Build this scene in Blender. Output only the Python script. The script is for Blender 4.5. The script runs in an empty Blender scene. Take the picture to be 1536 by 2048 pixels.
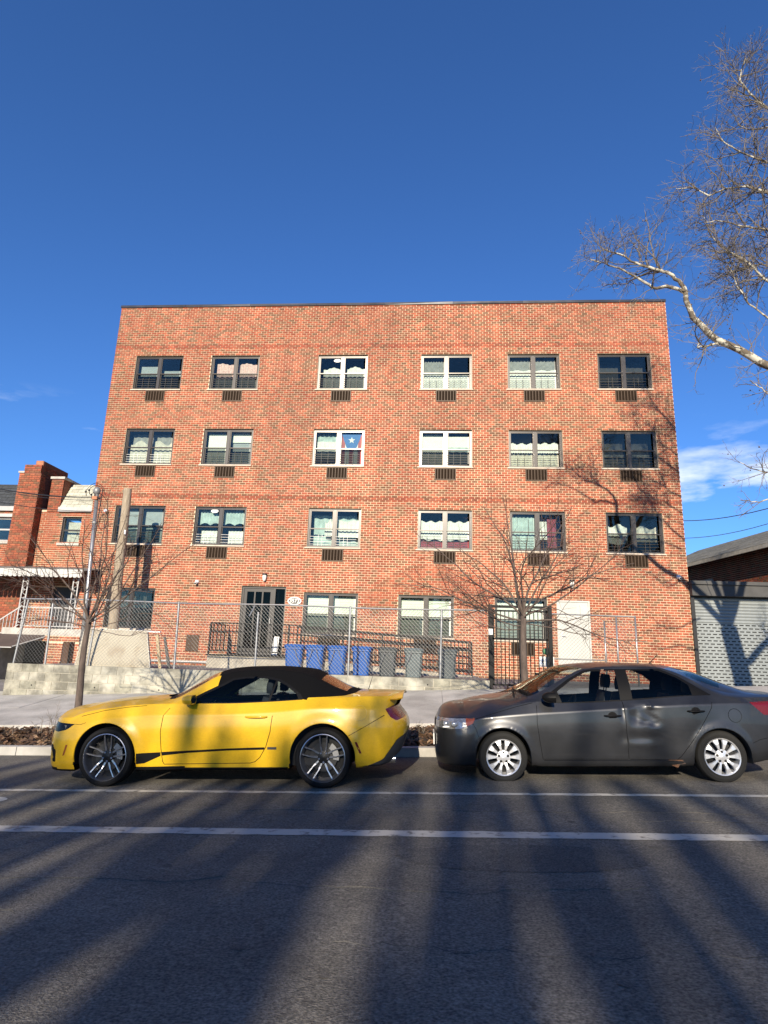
import bpy, math, random
import numpy as np
from mathutils import Vector, Matrix
R = math.radians
sc = bpy.context.scene
col = sc.collection

# ------------------------------------------------------------------ camera
CAMZ = 1.495
def cam_axes(pitch, yaw, roll):
    f = np.array([-math.sin(yaw)*math.cos(pitch), math.cos(yaw)*math.cos(pitch), math.sin(pitch)])
    r = np.array([math.cos(yaw), math.sin(yaw), 0.0]); u = np.cross(r, f)
    return r*math.cos(roll)+u*math.sin(roll), -r*math.sin(roll)+u*math.cos(roll), f
ar, au, af = cam_axes(R(13.4), R(4.6), R(1.937))
cd = bpy.data.cameras.new('camera'); cam = bpy.data.objects.new('camera', cd); col.objects.link(cam)
cam.matrix_world = Matrix(((ar[0], au[0], -af[0], 0), (ar[1], au[1], -af[1], 0), (ar[2], au[2], -af[2], CAMZ), (0, 0, 0, 1)))
cd.sensor_fit = 'HORIZONTAL'; cd.sensor_width = 36.0; cd.lens = 36.0*1212/1536
cd.clip_start = 0.05; cd.clip_end = 3000
sc.camera = cam

# ------------------------------------------------------------------ sky and sun
SUN_EL, SUN_AZ = 20.8, 4.4
w = bpy.data.worlds.new('World'); sc.world = w; w.use_nodes = True
nt = w.node_tree; nt.nodes.clear()
out = nt.nodes.new('ShaderNodeOutputWorld'); bg = nt.nodes.new('ShaderNodeBackground'); sky = nt.nodes.new('ShaderNodeTexSky')
sky.sky_type = 'NISHITA'; sky.sun_disc = False; sky.sun_elevation = R(SUN_EL); sky.sun_rotation = R(180+SUN_AZ)
sky.altitude = 50; sky.air_density = 1.0; sky.dust_density = 0.0; sky.ozone_density = 2.0
bg.inputs[1].default_value = 0.076
# thin clouds low over the horizon
tc = nt.nodes.new('ShaderNodeTexCoord'); mp = nt.nodes.new('ShaderNodeMapping'); nz = nt.nodes.new('ShaderNodeTexNoise')
mp.inputs['Scale'].default_value = (2.0, 2.0, 7.0); mp.inputs['Location'].default_value = (8.9696, 8.0783, 7.1893)
nz.inputs['Scale'].default_value = 1.9; nz.inputs['Detail'].default_value = 9; nz.inputs['Roughness'].default_value = 0.55
nt.links.new(tc.outputs['Generated'], mp.inputs[0]); nt.links.new(mp.outputs[0], nz.inputs['Vector'])
sx = nt.nodes.new('ShaderNodeSeparateXYZ'); nt.links.new(tc.outputs['Generated'], sx.inputs[0])
rmp = nt.nodes.new('ShaderNodeMapRange'); nt.links.new(nz.outputs['Fac'], rmp.inputs[0])
rmp.inputs[1].default_value = 0.555; rmp.inputs[2].default_value = 0.66; rmp.inputs[3].default_value = 0; rmp.inputs[4].default_value = 0.9
hgt = nt.nodes.new('ShaderNodeMapRange'); nt.links.new(sx.outputs['Z'], hgt.inputs[0])
hgt.inputs[1].default_value = 0.26; hgt.inputs[2].default_value = 0.36; hgt.inputs[3].default_value = 1; hgt.inputs[4].default_value = 0
mm = nt.nodes.new('ShaderNodeMath'); mm.operation = 'MULTIPLY'; nt.links.new(rmp.outputs[0], mm.inputs[0]); nt.links.new(hgt.outputs[0], mm.inputs[1])
mxs = nt.nodes.new('ShaderNodeMixRGB'); nt.links.new(mm.outputs[0], mxs.inputs[0]); hs = nt.nodes.new('ShaderNodeMixRGB'); hs.blend_type = 'MULTIPLY'; hs.inputs[0].default_value = 1.0; hs.inputs[2].default_value = (0.51, 0.92, 1.55, 1); nt.links.new(sky.outputs[0], hs.inputs[1]); nt.links.new(hs.outputs[0], mxs.inputs[1])
mxs.inputs[2].default_value = (9.0, 9.8, 11.0, 1)
nt.links.new(mxs.outputs[0], bg.inputs[0]); nt.links.new(bg.outputs[0], out.inputs[0])
sd = bpy.data.lights.new('sun', 'SUN'); so = bpy.data.objects.new('sun', sd); col.objects.link(so)
sd.energy = 5.0; sd.angle = R(0.53); sd.color = (1.0, 0.88, 0.70)
LD = Vector((math.sin(R(SUN_AZ))*math.cos(R(SUN_EL)), math.cos(R(SUN_AZ))*math.cos(R(SUN_EL)), -math.sin(R(SUN_EL))))
so.rotation_mode = 'QUATERNION'; so.rotation_quaternion = LD.to_track_quat('-Z', 'Y'); so.location = (0, -30, 20)
vs = sc.view_settings; vs.view_transform = 'Standard'; vs.look = 'None'; vs.exposure = 0.62; vs.gamma = 1.0; vs.use_curve_mapping = False
sc.cycles.max_bounces = 8; sc.cycles.transparent_max_bounces = 16; sc.cycles.caustics_reflective = False; sc.cycles.caustics_refractive = False

# ------------------------------------------------------------------ materials
MATS = {}
def mat(name, c, rough=0.6, metal=0.0, var=0.0, vscale=6.0, c2=None, bump=0.0, bscale=30.0, coat=0.0, attr=None, spec=None, stretch=(1,1,1), detail=4.0, emit=None, sub=0.0, lo=0.35, hi=0.65, space='Object', sheen=0.0, speck=None):
    m = bpy.data.materials.new(name); m.use_nodes = True; n = m.node_tree; b = n.nodes['Principled BSDF']
    L = n.links
    b.inputs['Base Color'].default_value = (*c, 1); b.inputs['Roughness'].default_value = rough; b.inputs['Metallic'].default_value = metal
    if coat: b.inputs['Coat Weight'].default_value = coat; b.inputs['Coat Roughness'].default_value = 0.03
    if spec is not None: b.inputs['Specular IOR Level'].default_value = spec
    if sheen: b.inputs['Sheen Weight'].default_value = sheen
    t = None
    def coords():
        nonlocal t
        if t is None:
            a = n.nodes.new('ShaderNodeTexCoord'); t = n.nodes.new('ShaderNodeMapping'); t.inputs['Scale'].default_value = stretch
            L.new(a.outputs[space], t.inputs[0]) if space != 'World' else L.new(n.nodes.new('ShaderNodeNewGeometry').outputs['Position'], t.inputs[0])
        return t.outputs[0]
    src = None
    if attr:
        a = n.nodes.new('ShaderNodeAttribute'); a.attribute_name = attr; src = a.outputs['Color']
    if c2 is not None or var:
        nz = n.nodes.new('ShaderNodeTexNoise'); nz.inputs['Scale'].default_value = vscale; nz.inputs['Detail'].default_value = detail; nz.inputs['Roughness'].default_value = 0.6
        L.new(coords(), nz.inputs['Vector'])
        mr = n.nodes.new('ShaderNodeMapRange'); mr.inputs[1].default_value = lo; mr.inputs[2].default_value = hi; L.new(nz.outputs['Fac'], mr.inputs[0])
        mx = n.nodes.new('ShaderNodeMixRGB'); L.new(mr.outputs[0], mx.inputs[0])
        if c2 is not None and not attr:
            mx.inputs[1].default_value = (*c, 1); mx.inputs[2].default_value = (*c2, 1)
        else:
            mx.blend_type = 'MULTIPLY'; mx.inputs[0].default_value = 1.0
            for l in list(mx.inputs[0].links): n.links.remove(l)
            mr.inputs[3].default_value = 1-var; mr.inputs[4].default_value = 1+var*0.6
            if src is not None: L.new(src, mx.inputs[1])
            else: mx.inputs[1].default_value = (*c, 1)
            cr = n.nodes.new('ShaderNodeCombineXYZ')
            for i in range(3): L.new(mr.outputs[0], cr.inputs[i])
            L.new(cr.outputs[0], mx.inputs[2])
        src = mx.outputs[0]
    for speck in (speck if isinstance(speck, list) else [speck] if speck else []):
        n2 = n.nodes.new('ShaderNodeTexNoise'); n2.inputs['Scale'].default_value = speck[0]; n2.inputs['Detail'].default_value = 2; L.new(coords(), n2.inputs['Vector'])
        m2 = n.nodes.new('ShaderNodeMapRange'); m2.inputs[1].default_value = .3; m2.inputs[2].default_value = .72; m2.inputs[3].default_value = 1-speck[1]; m2.inputs[4].default_value = 1+speck[1]*1.3; L.new(n2.outputs['Fac'], m2.inputs[0])
        c3 = n.nodes.new('ShaderNodeCombineXYZ')
        for i in range(3): L.new(m2.outputs[0], c3.inputs[i])
        x2 = n.nodes.new('ShaderNodeMixRGB'); x2.blend_type = 'MULTIPLY'; x2.inputs[0].default_value = 1
        if src is not None: L.new(src, x2.inputs[1])
        else: x2.inputs[1].default_value = (*c, 1)
        L.new(c3.outputs[0], x2.inputs[2]); src = x2.outputs[0]
    if src is not None: L.new(src, b.inputs['Base Color'])
    if bump:
        nb = n.nodes.new('ShaderNodeTexNoise'); nb.inputs['Scale'].default_value = bscale; nb.inputs['Detail'].default_value = 3
        L.new(coords(), nb.inputs['Vector'])
        bn = n.nodes.new('ShaderNodeBump'); bn.inputs['Strength'].default_value = bump; bn.inputs['Distance'].default_value = 0.02
        L.new(nb.outputs['Fac'], bn.inputs['Height']); L.new(bn.outputs[0], b.inputs['Normal'])
    if emit: b.inputs['Emission Color'].default_value = (*emit[0], 1); b.inputs['Emission Strength'].default_value = emit[1]
    MATS[name] = m
    return m
def glass(name, tint, refl=1.0, rough=0.0, ior=1.5, wav=0.0):
    m = bpy.data.materials.new(name); m.use_nodes = True; n = m.node_tree; n.nodes.clear(); L = n.links
    o = n.nodes.new('ShaderNodeOutputMaterial'); mx = n.nodes.new('ShaderNodeMixShader'); tr = n.nodes.new('ShaderNodeBsdfTransparent'); gl = n.nodes.new('ShaderNodeBsdfGlossy'); fr = n.nodes.new('ShaderNodeFresnel')
    tr.inputs[0].default_value = (*tint, 1); gl.inputs['Roughness'].default_value = rough; gl.inputs[0].default_value = (refl, refl*.93, refl*.78, 1); fr.inputs[0].default_value = ior
    if wav:
        nz = n.nodes.new('ShaderNodeTexNoise'); nz.inputs['Scale'].default_value = 1.6; nz.inputs['Detail'].default_value = 1
        geo = n.nodes.new('ShaderNodeNewGeometry'); L.new(geo.outputs['Position'], nz.inputs['Vector'])
        bn = n.nodes.new('ShaderNodeBump'); bn.inputs['Strength'].default_value = wav; bn.inputs['Distance'].default_value = 0.05
        L.new(nz.outputs['Fac'], bn.inputs['Height']); L.new(bn.outputs[0], gl.inputs['Normal']); L.new(bn.outputs[0], fr.inputs['Normal'])
    L.new(fr.outputs[0], mx.inputs[0]); L.new(tr.outputs[0], mx.inputs[1]); L.new(gl.outputs[0], mx.inputs[2]); L.new(mx.outputs[0], o.inputs[0])
    MATS[name] = m
    return m

# ------------------------------------------------------------------ mesh helpers
class MB:
    """collects shapes, build() links them as ONE mesh object"""
    def __init__(s): s.v = []; s.f = []; s.n = 0; s.c = None
    def add(s, V, F):
        V = np.asarray(V, float).reshape(-1, 3); k = s.n
        s.v.append(V); s.f += [tuple(int(i)+k for i in q) for q in F]; s.n += len(V)
        return s
    def box(s, x0, x1, y0, y1, z0, z1):
        return s.add([(x0,y0,z0),(x1,y0,z0),(x1,y1,z0),(x0,y1,z0),(x0,y0,z1),(x1,y0,z1),(x1,y1,z1),(x0,y1,z1)],
                     [(0,3,2,1),(4,5,6,7),(0,1,5,4),(1,2,6,5),(2,3,7,6),(3,0,4,7)])
    def hexa(s, P):
        return s.add(P, [(0,3,2,1),(4,5,6,7),(0,1,5,4),(1,2,6,5),(2,3,7,6),(3,0,4,7)])
    def bar(s, a, b, w, h, up=(0,0,1)):
        a = np.array(a, float); b = np.array(b, float); d = b-a; d /= np.linalg.norm(d); up = np.array(up, float)
        r = np.cross(d, up)
        if np.linalg.norm(r) < 1e-4: r = np.cross(d, (1,0,0))
        r /= np.linalg.norm(r); u = np.cross(r, d); r = r*w/2; u = u*h/2
        return s.hexa([a-r-u, a+r-u, b+r-u, b-r-u, a-r+u, a+r+u, b+r+u, b-r+u])
    def tube(s, P, rad, n=8, caps=True):
        P = np.array(P, float); K = len(P); rad = np.broadcast_to(np.asarray(rad, float), (K,))
        T = np.gradient(P, axis=0); T /= np.linalg.norm(T, axis=1)[:, None]+1e-12
        u = np.cross(T[0], (0,0,1.0))
        if np.linalg.norm(u) < 1e-3: u = np.cross(T[0], (1.0,0,0))
        u /= np.linalg.norm(u); ang = np.arange(n)*2*math.pi/n; V = []
        for i in range(K):
            u = u-T[i]*np.dot(u, T[i]); u /= np.linalg.norm(u)+1e-12; v = np.cross(T[i], u)
            V.append(P[i]+rad[i]*(np.cos(ang)[:, None]*u+np.sin(ang)[:, None]*v))
        F = [(i*n+j, i*n+(j+1) % n, (i+1)*n+(j+1) % n, (i+1)*n+j) for i in range(K-1) for j in range(n)]
        if caps: F += [tuple(range(n))[::-1], tuple((K-1)*n+j for j in range(n))]
        return s.add(np.concatenate(V), F)
    def tubes(s, P, Rr, n=3):
        """many tubes at once: P (T,K,3), Rr (T,K)"""
        P = np.asarray(P, float); Rr = np.asarray(Rr, float)
        if len(P) == 0: return s
        Tn, K = P.shape[:2]
        D = np.gradient(P, axis=1); D /= np.linalg.norm(D, axis=2, keepdims=True)+1e-9
        ref = np.where(np.abs(D[:, :1, 2:3]) > 0.9, np.array([1.0, 0, 0]), np.array([0, 0, 1.0])); ref = np.broadcast_to(ref, D.shape)
        U = np.cross(D, ref); U /= np.linalg.norm(U, axis=2, keepdims=True)+1e-9; Vv = np.cross(D, U)
        a = np.arange(n)*2*math.pi/n
        X = P[:, :, None, :]+Rr[:, :, None, None]*(np.cos(a)[:, None]*U[:, :, None, :]+np.sin(a)[:, None]*Vv[:, :, None, :])
        idx = np.arange(Tn*K*n).reshape(Tn, K, n)
        q = np.stack([idx[:, :-1], np.roll(idx, -1, 2)[:, :-1], np.roll(idx, -1, 2)[:, 1:], idx[:, 1:]], -1).reshape(-1, 4)+s.n
        s.v.append(X.reshape(-1, 3)); s.f += q.tolist(); s.n += Tn*K*n
        return s
    def lathe(s, prof, n=32, axis='y', c=(0,0,0)):
        """prof: (radius, height) pairs revolved about the axis"""
        V = []; K = len(prof)
        for r, h in prof:
            for j in range(n):
                a = 2*math.pi*j/n
                p = {'y': (r*math.cos(a), h, r*math.sin(a)), 'z': (r*math.cos(a), r*math.sin(a), h), 'x': (h, r*math.cos(a), r*math.sin(a))}[axis]
                V.append((p[0]+c[0], p[1]+c[1], p[2]+c[2]))
        F = [(i*n+j, i*n+(j+1) % n, (i+1)*n+(j+1) % n, (i+1)*n+j) for i in range(K-1) for j in range(n)]
        return s.add(V, F)
    def prism(s, poly, y0, y1, plane='xz'):
        """polygon extruded; plane xz extrudes along y, xy along z, yz along x"""
        n = len(poly)
        def m(p, h): return {'xz': (p[0], h, p[1]), 'xy': (p[0], p[1], h), 'yz': (h, p[0], p[1])}[plane]
        V = [m(p, y0) for p in poly]+[m(p, y1) for p in poly]
        F = [tuple(range(n)), tuple(range(2*n-1, n-1, -1))]+[(i, n+i, n+(i+1) % n, (i+1) % n) for i in range(n)]
        return s.add(V, F)
    def sphere(s, c, r, n=8, m=5, sq=(1,1,1)):
        prof = [(max(1e-4, r*math.sin(math.pi*i/m)), -r*math.cos(math.pi*i/m)) for i in range(m+1)]
        k = s.n; s.lathe(prof, n, 'z'); s.v[-1] = s.v[-1]*np.array(sq)+np.array(c); return s
    def grid(s, G):
        """G (a,b,3) grid of points"""
        G = np.asarray(G, float); a, b = G.shape[:2]; i = np.arange(a*b).reshape(a, b)
        q = np.stack([i[:-1, :-1], i[1:, :-1], i[1:, 1:], i[:-1, 1:]], -1).reshape(-1, 4)
        return s.add(G.reshape(-1, 3), q)
    def xf(s, M):
        """transform everything so far by a 4x4 matrix"""
        A = np.array(M); s.v = [v@A[:3, :3].T+A[:3, 3] for v in s.v]; return s
    def mesh(s, name, m, smooth=False, fcol=None, angle=None):
        me = bpy.data.meshes.new(name)
        V = np.concatenate(s.v) if s.v else np.zeros((0, 3))
        sizes = np.fromiter((len(q) for q in s.f), int, len(s.f))
        if len(s.f) and (sizes == 4).all():
            F = np.array(s.f, dtype=np.int32)
            me.vertices.add(len(V)); me.vertices.foreach_set('co', V.astype(np.float32).ravel())
            me.loops.add(F.size); me.loops.foreach_set('vertex_index', F.ravel())
            me.polygons.add(len(F)); me.polygons.foreach_set('loop_start', np.arange(0, F.size, 4, dtype=np.int32))
            me.update(calc_edges=True)
        else:
            me.from_pydata(V.tolist(), [], s.f); me.update()
        if fcol is not None:
            ca = me.color_attributes.new('bcol', 'FLOAT_COLOR', 'CORNER')
            ca.data.foreach_set('color', np.repeat(np.c_[fcol, np.ones(len(fcol))], 4, axis=0).astype(np.float32).ravel())
        me.polygons.foreach_set('use_smooth', np.full(len(me.polygons), bool(smooth)))
        if smooth and angle:
            try: me.set_sharp_from_angle(angle=R(angle))
            except Exception: pass
        if m: me.materials.append(MATS[m] if isinstance(m, str) else m)
        return me
    def build(s, name, m, parent=None, smooth=False, fcol=None, loc=None, angle=None):
        return obj(name, s.mesh(name, m, smooth, fcol, angle), parent, loc)
WL = {}
def obj(name, data, parent=None, loc=None):
    """mesh built in world coordinates (loc None) or local ones placed at world loc"""
    o = bpy.data.objects.new(name, data); col.objects.link(o)
    wl = Vector(loc) if loc is not None else Vector((0, 0, 0)); WL[o.name] = wl
    if parent is not None:
        o.parent = parent; o.location = wl-WL[parent.name]
    else: o.location = wl
    return o
def tag(o, label=None, cat=None, group=None, kind=None):
    if label: o['label'] = label
    if cat: o['category'] = cat
    if group: o['group'] = group
    if kind: o['kind'] = kind
    return o
def thing(name, label, cat, loc, group=None, rot=None):
    o = bpy.data.objects.new(name, None); col.objects.link(o); o.location = loc; o.empty_display_size = 0.2
    WL[o.name] = Vector(loc)
    if rot: o.rotation_euler = rot; WL[o.name] = Vector((0, 0, 0))   # children of a rotated thing use its local frame
    return tag(o, label, cat, group)
def dup(o, parent=None, loc=None, name=None):
    """copy a thing or part with everything below it"""
    c = o.copy(); col.objects.link(c)
    if parent is not None: c.parent = parent
    wl = Vector(loc) if loc is not None else WL[o.name].copy()
    WL[c.name] = wl; c.location = wl-(WL[parent.name] if parent is not None else Vector((0, 0, 0)))
    for ch in list(o.children):
        k = dup_child(ch, c)
    return c
def dup_child(ch, c):
    k = ch.copy(); col.objects.link(k); k.parent = c; WL[k.name] = WL[ch.name]
    for g in list(ch.children): dup_child(g, k)
    return k
rng = np.random.default_rng(7); random.seed(7)
def gz(x): return 0.04*np.clip(x, -45, 45)
# ------------------------------------------------------------------ base materials
mat('asphalt', (0.086, 0.078, 0.064), 0.9, c2=(0.158, 0.143, 0.117), vscale=0.9, detail=9, bump=0.9, bscale=110, lo=0.3, hi=0.7, speck=[(70, .55), (22, .16), (.5, .14)], stretch=(.8, 1, 1))
mat('asphalt_patch', (0.072, 0.065, 0.054), 0.9, c2=(0.10, 0.09, 0.074), vscale=3, detail=8, bump=0.6, bscale=140, speck=(75, .4))
mat('asphalt_darker', (0.080, 0.073, 0.061), 0.9, c2=(0.118, 0.107, 0.088), vscale=1.5, detail=8, bump=.9, bscale=110, speck=[(70, .55), (22, .16)])
mat('road_paint', (0.47, 0.44, 0.37), 0.75, c2=(0.15, 0.137, 0.115), vscale=9, detail=10, lo=0.53, hi=0.66, bump=0.3, bscale=60)
mat('crack_dust', (0.15, 0.138, 0.12), 0.9, c2=(0.05, 0.046, 0.04), vscale=6, lo=.42, hi=.56)
mat('kerb_stone', (0.42, 0.40, 0.36), 0.85, c2=(0.28, 0.265, 0.235), vscale=2.2, detail=8, bump=0.3, bscale=40)
mat('sidewalk_concrete', (0.49, 0.465, 0.42), 0.85, c2=(0.31, 0.295, 0.265), vscale=1.3, detail=8, bump=0.25, bscale=60, speck=(60, .15))
mat('soil', (0.035, 0.024, 0.016), 0.95, c2=(0.07, 0.05, 0.033), vscale=9, bump=0.9, bscale=40)
mat('leaf_litter', (0.13, 0.075, 0.04), 0.9, attr='bcol')
mat('ground_earth', (0.10, 0.095, 0.085), 0.95, c2=(0.14, 0.13, 0.11), vscale=0.3)
mat('yard_concrete', (0.30, 0.285, 0.26), 0.9, c2=(0.20, 0.19, 0.17), vscale=1.5, detail=7, bump=0.2, bscale=40)
mat('block', (0.34, 0.32, 0.265), 0.9, attr='bcol', var=0.5, vscale=2.6, space='World', lo=.36, hi=.62, detail=8, bump=0.45, bscale=55)
mat('block_mortar', (0.46, 0.43, 0.35), 0.9, var=0.2, vscale=6, bump=0.3, bscale=50)
mat('black_hole', (0.01, 0.01, 0.01), 0.9)
mat('mortar', (0.66, 0.49, 0.345), 0.92, c2=(0.68, 0.54, 0.36), vscale=0.5, bump=0.35, bscale=60, lo=0.42, hi=0.62, stretch=(1, 1, .5), speck=[(.42, .09), (2.2, .12)])
mat('brick', (0.4, 0.15, 0.09), 0.78, attr='bcol', var=0.24, vscale=9, detail=6, space='World', stretch=(1, 1, .5), speck=[(.42, .09), (2.2, .10)], bump=0.35, bscale=70, spec=0.35)
mat('red_joint', (0.26, 0.085, 0.06), 0.8, var=0.25, vscale=8)

# ------------------------------------------------------------------ ground, road, kerb, pavement
X = np.array([-400, -120, -45, -30, -20, -15, -10, -5, 0, 5, 10, 15, 20, 30, 45, 120, 400.0])
def sheet(name, ya, yb, za, zb, m, xs=X, kind='structure'):
    b = MB(); G = np.array([[(x, ya, za(x)), (x, yb, zb(x))] for x in xs]); b.grid(G)
    return tag(b.build(name, m), kind=kind)
g = MB(); ys = [-400, -100, -40, 40, 100, 400.0]
g.grid(np.array([[(x, y, gz(x)-0.32) for y in ys] for x in X])); tag(g.build('ground', 'ground_earth'), kind='structure')
road = sheet('road', -14, 10.06, lambda x: gz(x), lambda x: gz(x), 'asphalt')
sheet('opposite_pavement', -20, -14, lambda x: gz(x)+0.1, lambda x: gz(x)+0.1, 'sidewalk_concrete')
def strip(b, x0, x1, y0, y1, dz, n=1, jit=0.0):
    xs = np.linspace(x0, x1, n+1); j = rng.normal(0, jit, (n+1, 2)) if jit else np.zeros((n+1, 2))
    b.grid(np.array([[(x, y0+j[i, 0], gz(x)+dz), (x, y1+j[i, 1], gz(x)+dz)] for i, x in enumerate(xs)]))
b = MB(); strip(b, -16, 16, 7.385, 7.495, 0.004, 260, 0.004); tag(b.build('lane_line', 'road_paint'), kind='structure')
b = MB(); strip(b, -16, 16, 5.715, 5.905, 0.004, 260, 0.005); tag(b.build('bike_lane_line', 'road_paint'), kind='structure')
# bicycle mark: wheel ring entering at the edge of the picture, and the tip of an arrow
b = MB(); n = 48; V = []
cx, cy, A, Bb, tw = -5.35, 6.92, 0.72, 0.245, 0.15
for k in range(n):
    a = 2*math.pi*k/n
    for s_ in (0, 1):
        x = cx+(A-tw*1.6*s_)*math.cos(a); y = cy+(Bb-tw*0.75*s_)*math.sin(a); V.append((x, y, gz(x)+0.004))
b.add(V, [(2*k, 2*((k+1) % n), 2*((k+1) % n)+1, 2*k+1) for k in range(n)])
cx2 = cx-1.75
V = []
for k in range(n):
    a = 2*math.pi*k/n
    for s_ in (0, 1):
        x = cx2+(A-tw*1.6*s_)*math.cos(a); y = cy+(Bb-tw*0.75*s_)*math.sin(a); V.append((x, y, gz(x)+0.004))
b.add(V, [(2*k, 2*((k+1) % n), 2*((k+1) % n)+1, 2*k+1) for k in range(n)])
tag(b.build('bike_lane_marking', 'road_paint'), kind='structure')
b = MB(); b.add([(x, y, gz(x)+0.004) for x, y in ((-3.60, 5.40), (-3.68, 5.42), (-4.9, 5.47), (-4.9, 5.10), (-4.0, 5.26))], [(0, 1, 2, 3, 4)])
tag(b.build('lane_arrow_marking', 'road_paint'), kind='structure')
# slightly darker oval in the travel lane
b = MB(); n = 26; b.add([(0.75+0.95*math.cos(2*math.pi*k/n)*(1+0.06*math.sin(3*k)), 5.20+0.33*math.sin(2*math.pi*k/n), gz(0.75+0.95*math.cos(2*math.pi*k/n))+0.003) for k in range(n)], [tuple(range(n))])
tag(b.build('asphalt_patch', 'asphalt_darker'), kind='structure')
# crack across the lane
b = MB(); pts = []; x = -0.5; y = 3.72
while x < 4.5: pts.append((x, y, gz(x)+0.0015)); x += 0.03; y += rng.normal(0, 0.014)-(y-3.66)*0.05
b.tube(pts, 0.0016, 4, False); tag(b.build('road_crack', 'crack_dust'), kind='structure')
for k, (x0, x1, y0, wob, m_) in enumerate(((-9, 9, 6.62, .012, 'asphalt_patch'), (-3.2, 1.5, 4.55, .02, 'asphalt_patch'), (2.0, 7.0, 6.3, .015, 'asphalt_patch'), (-8, -2.5, 4.1, .02, 'asphalt_patch'))):
    b = MB(); pts = []; x = x0; y = y0
    while x < x1: pts.append((x, y, gz(x)+0.001)); x += rng.uniform(.03, .09); y += rng.normal(0, wob)-(y-y0)*.06
    b.tube(pts, rng.uniform(.0025, .005, len(pts)), 4, False); tag(b.build('road_crack', m_), kind='structure')
# dark spots of gum and tar
b = MB()
for k in range(260):
    x, y = rng.uniform(-7, 8), rng.uniform(2.8, 9.0); r = rng.uniform(0.006, 0.02)*rng.choice([1, 1, 1, 1.8])
    if 7.3 < y < 7.55 or 5.65 < y < 5.95: continue
    m_ = 8; b.add([(x+r*1.3*math.cos(a)*rng.uniform(.7, 1.2), y+r*math.sin(a)*rng.uniform(.7, 1.2), gz(x)+0.003) for a in np.arange(m_)*2*math.pi/m_], [tuple(range(m_))])
tag(b.build('tar_spots', 'asphalt_patch'), kind='stuff')

def zs0(x): return 0.36+0.0435*np.clip(x, -45, 45)      # pavement front edge, Y 11.4
def zs1(x): return 0.765+0.048*np.clip(x, -45, 45)      # pavement back edge, Y 14.83
k = thing('kerb', None, None, (0, 10.1, 0)); tag(k, kind='structure')
for i in range(-9, 9):   # kerb stones
    x0, x1 = i*2.4+0.5, i*2.4+2.892
    b = MB(); o1, o2 = 10.06+rng.normal(0, .004), 10.06+rng.normal(0, .004)
    b.hexa([(x0, o1, gz(x0)-0.25), (x1, o2, gz(x1)-0.25), (x1, 10.23, gz(x1)-0.25), (x0, 10.23, gz(x0)-0.25), (x0, o1+0.02, gz(x0)+0.13), (x1, o2+0.02, gz(x1)+0.13), (x1, 10.23, gz(x1)+0.135), (x0, 10.23, gz(x0)+0.135)])
    b.build('kerb_stone', 'kerb_stone', k)
b = MB(); xs = np.linspace(-22, 22, 177); yy = np.linspace(10.22, 11.42, 9)
b.grid(np.array([[(x, y, (gz(x)+0.10)*(1-t)+(zs0(x)-0.07)*t+0.02*math.sin(7*x+5*y)*math.sin(9*y+x)+rng.normal(0, .008)) for y, t in zip(yy, np.linspace(0, 1, 9))] for x in xs]))
tag(b.build('planting_strip', 'soil', smooth=True), kind='structure')
# leaf litter: thousands of small curled leaves
n = 9000; V = np.zeros((n, 4, 3)); cols = np.zeros((n, 3))
px = rng.uniform(-9.5, 9.5, n); py = rng.uniform(10.2, 11.40, n); t = (py-10.22)/1.2
pz = (gz(px)+0.10)*(1-t)+(zs0(px)-0.07)*t+rng.uniform(0.005, 0.05, n)
a = rng.uniform(0, 6.28, n); s_ = rng.uniform(0.018, 0.045, n); ti = rng.uniform(-.8, .8, (n, 2))
for k2, (u, v) in enumerate(((-1, -.6), (1, -.6), (1, .6), (-1, .6))):
    V[:, k2, 0] = px+s_*(u*np.cos(a)-v*np.sin(a)); V[:, k2, 1] = py+s_*(u*np.sin(a)+v*np.cos(a)); V[:, k2, 2] = pz+s_*(u*ti[:, 0]+v*ti[:, 1])
base = np.array([(0.16, 0.085, 0.045), (0.10, 0.055, 0.03), (0.22, 0.14, 0.08), (0.07, 0.04, 0.025)])
cols = base[rng.integers(0, 4, n)]*rng.uniform(.7, 1.2, (n, 1))
b = MB(); b.add(V, np.arange(4*n).reshape(n, 4)); tag(b.build('leaf_litter', 'leaf_litter', fcol=cols), kind='stuff')
# pavement flags
sw = MB(); sw.grid(np.array([[(x, 11.405, zs0(x)-0.12), (x, 14.85, zs1(x)-0.03)] for x in X])); sw = tag(sw.build('sidewalk', 'sidewalk_concrete'), kind='structure')
for i in range(-12, 12):
    for j in range(2):
        x0, x1 = i*1.52+0.3, i*1.52+1.813; t0, t1 = j*0.5, j*0.5+0.497
        y0, y1 = 11.4+3.43*t0, 11.4+3.43*t1; z = lambda x, t: zs0(x)*(1-t)+zs1(x)*t
        e = rng.uniform(-0.004, 0.004); b = MB()
        b.hexa([(x0, y0, z(x0, t0)-0.1), (x1, y0, z(x1, t0)-0.1), (x1, y1, z(x1, t1)-0.1), (x0, y1, z(x0, t1)-0.1), (x0, y0, z(x0, t0)+e), (x1, y0, z(x1, t0)+e), (x1, y1, z(x1, t1)+e), (x0, y1, z(x0, t1)+e)])
        b.build('paving_slab', 'sidewalk_concrete', sw)
b = MB(); b.grid(np.array([[(x, 14.84, zs1(x)-0.01), (x, 20.3, 0.93), (x, 60, 0.93)] for x in (1.42, 3, 6, 9, 12, 16, 25)])); tag(b.build('driveway', 'yard_concrete'), kind='structure')
b = MB(); b.box(-10.44, 1.42, 14.92, 30, -0.5, 1.0); tag(b.build('yard', 'yard_concrete'), kind='structure')
b = MB(); b.box(-26, -10.46, 14.84, 40, -2.5, 0.35); tag(b.build('neighbour_yard', 'yard_concrete'), kind='structure')

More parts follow.
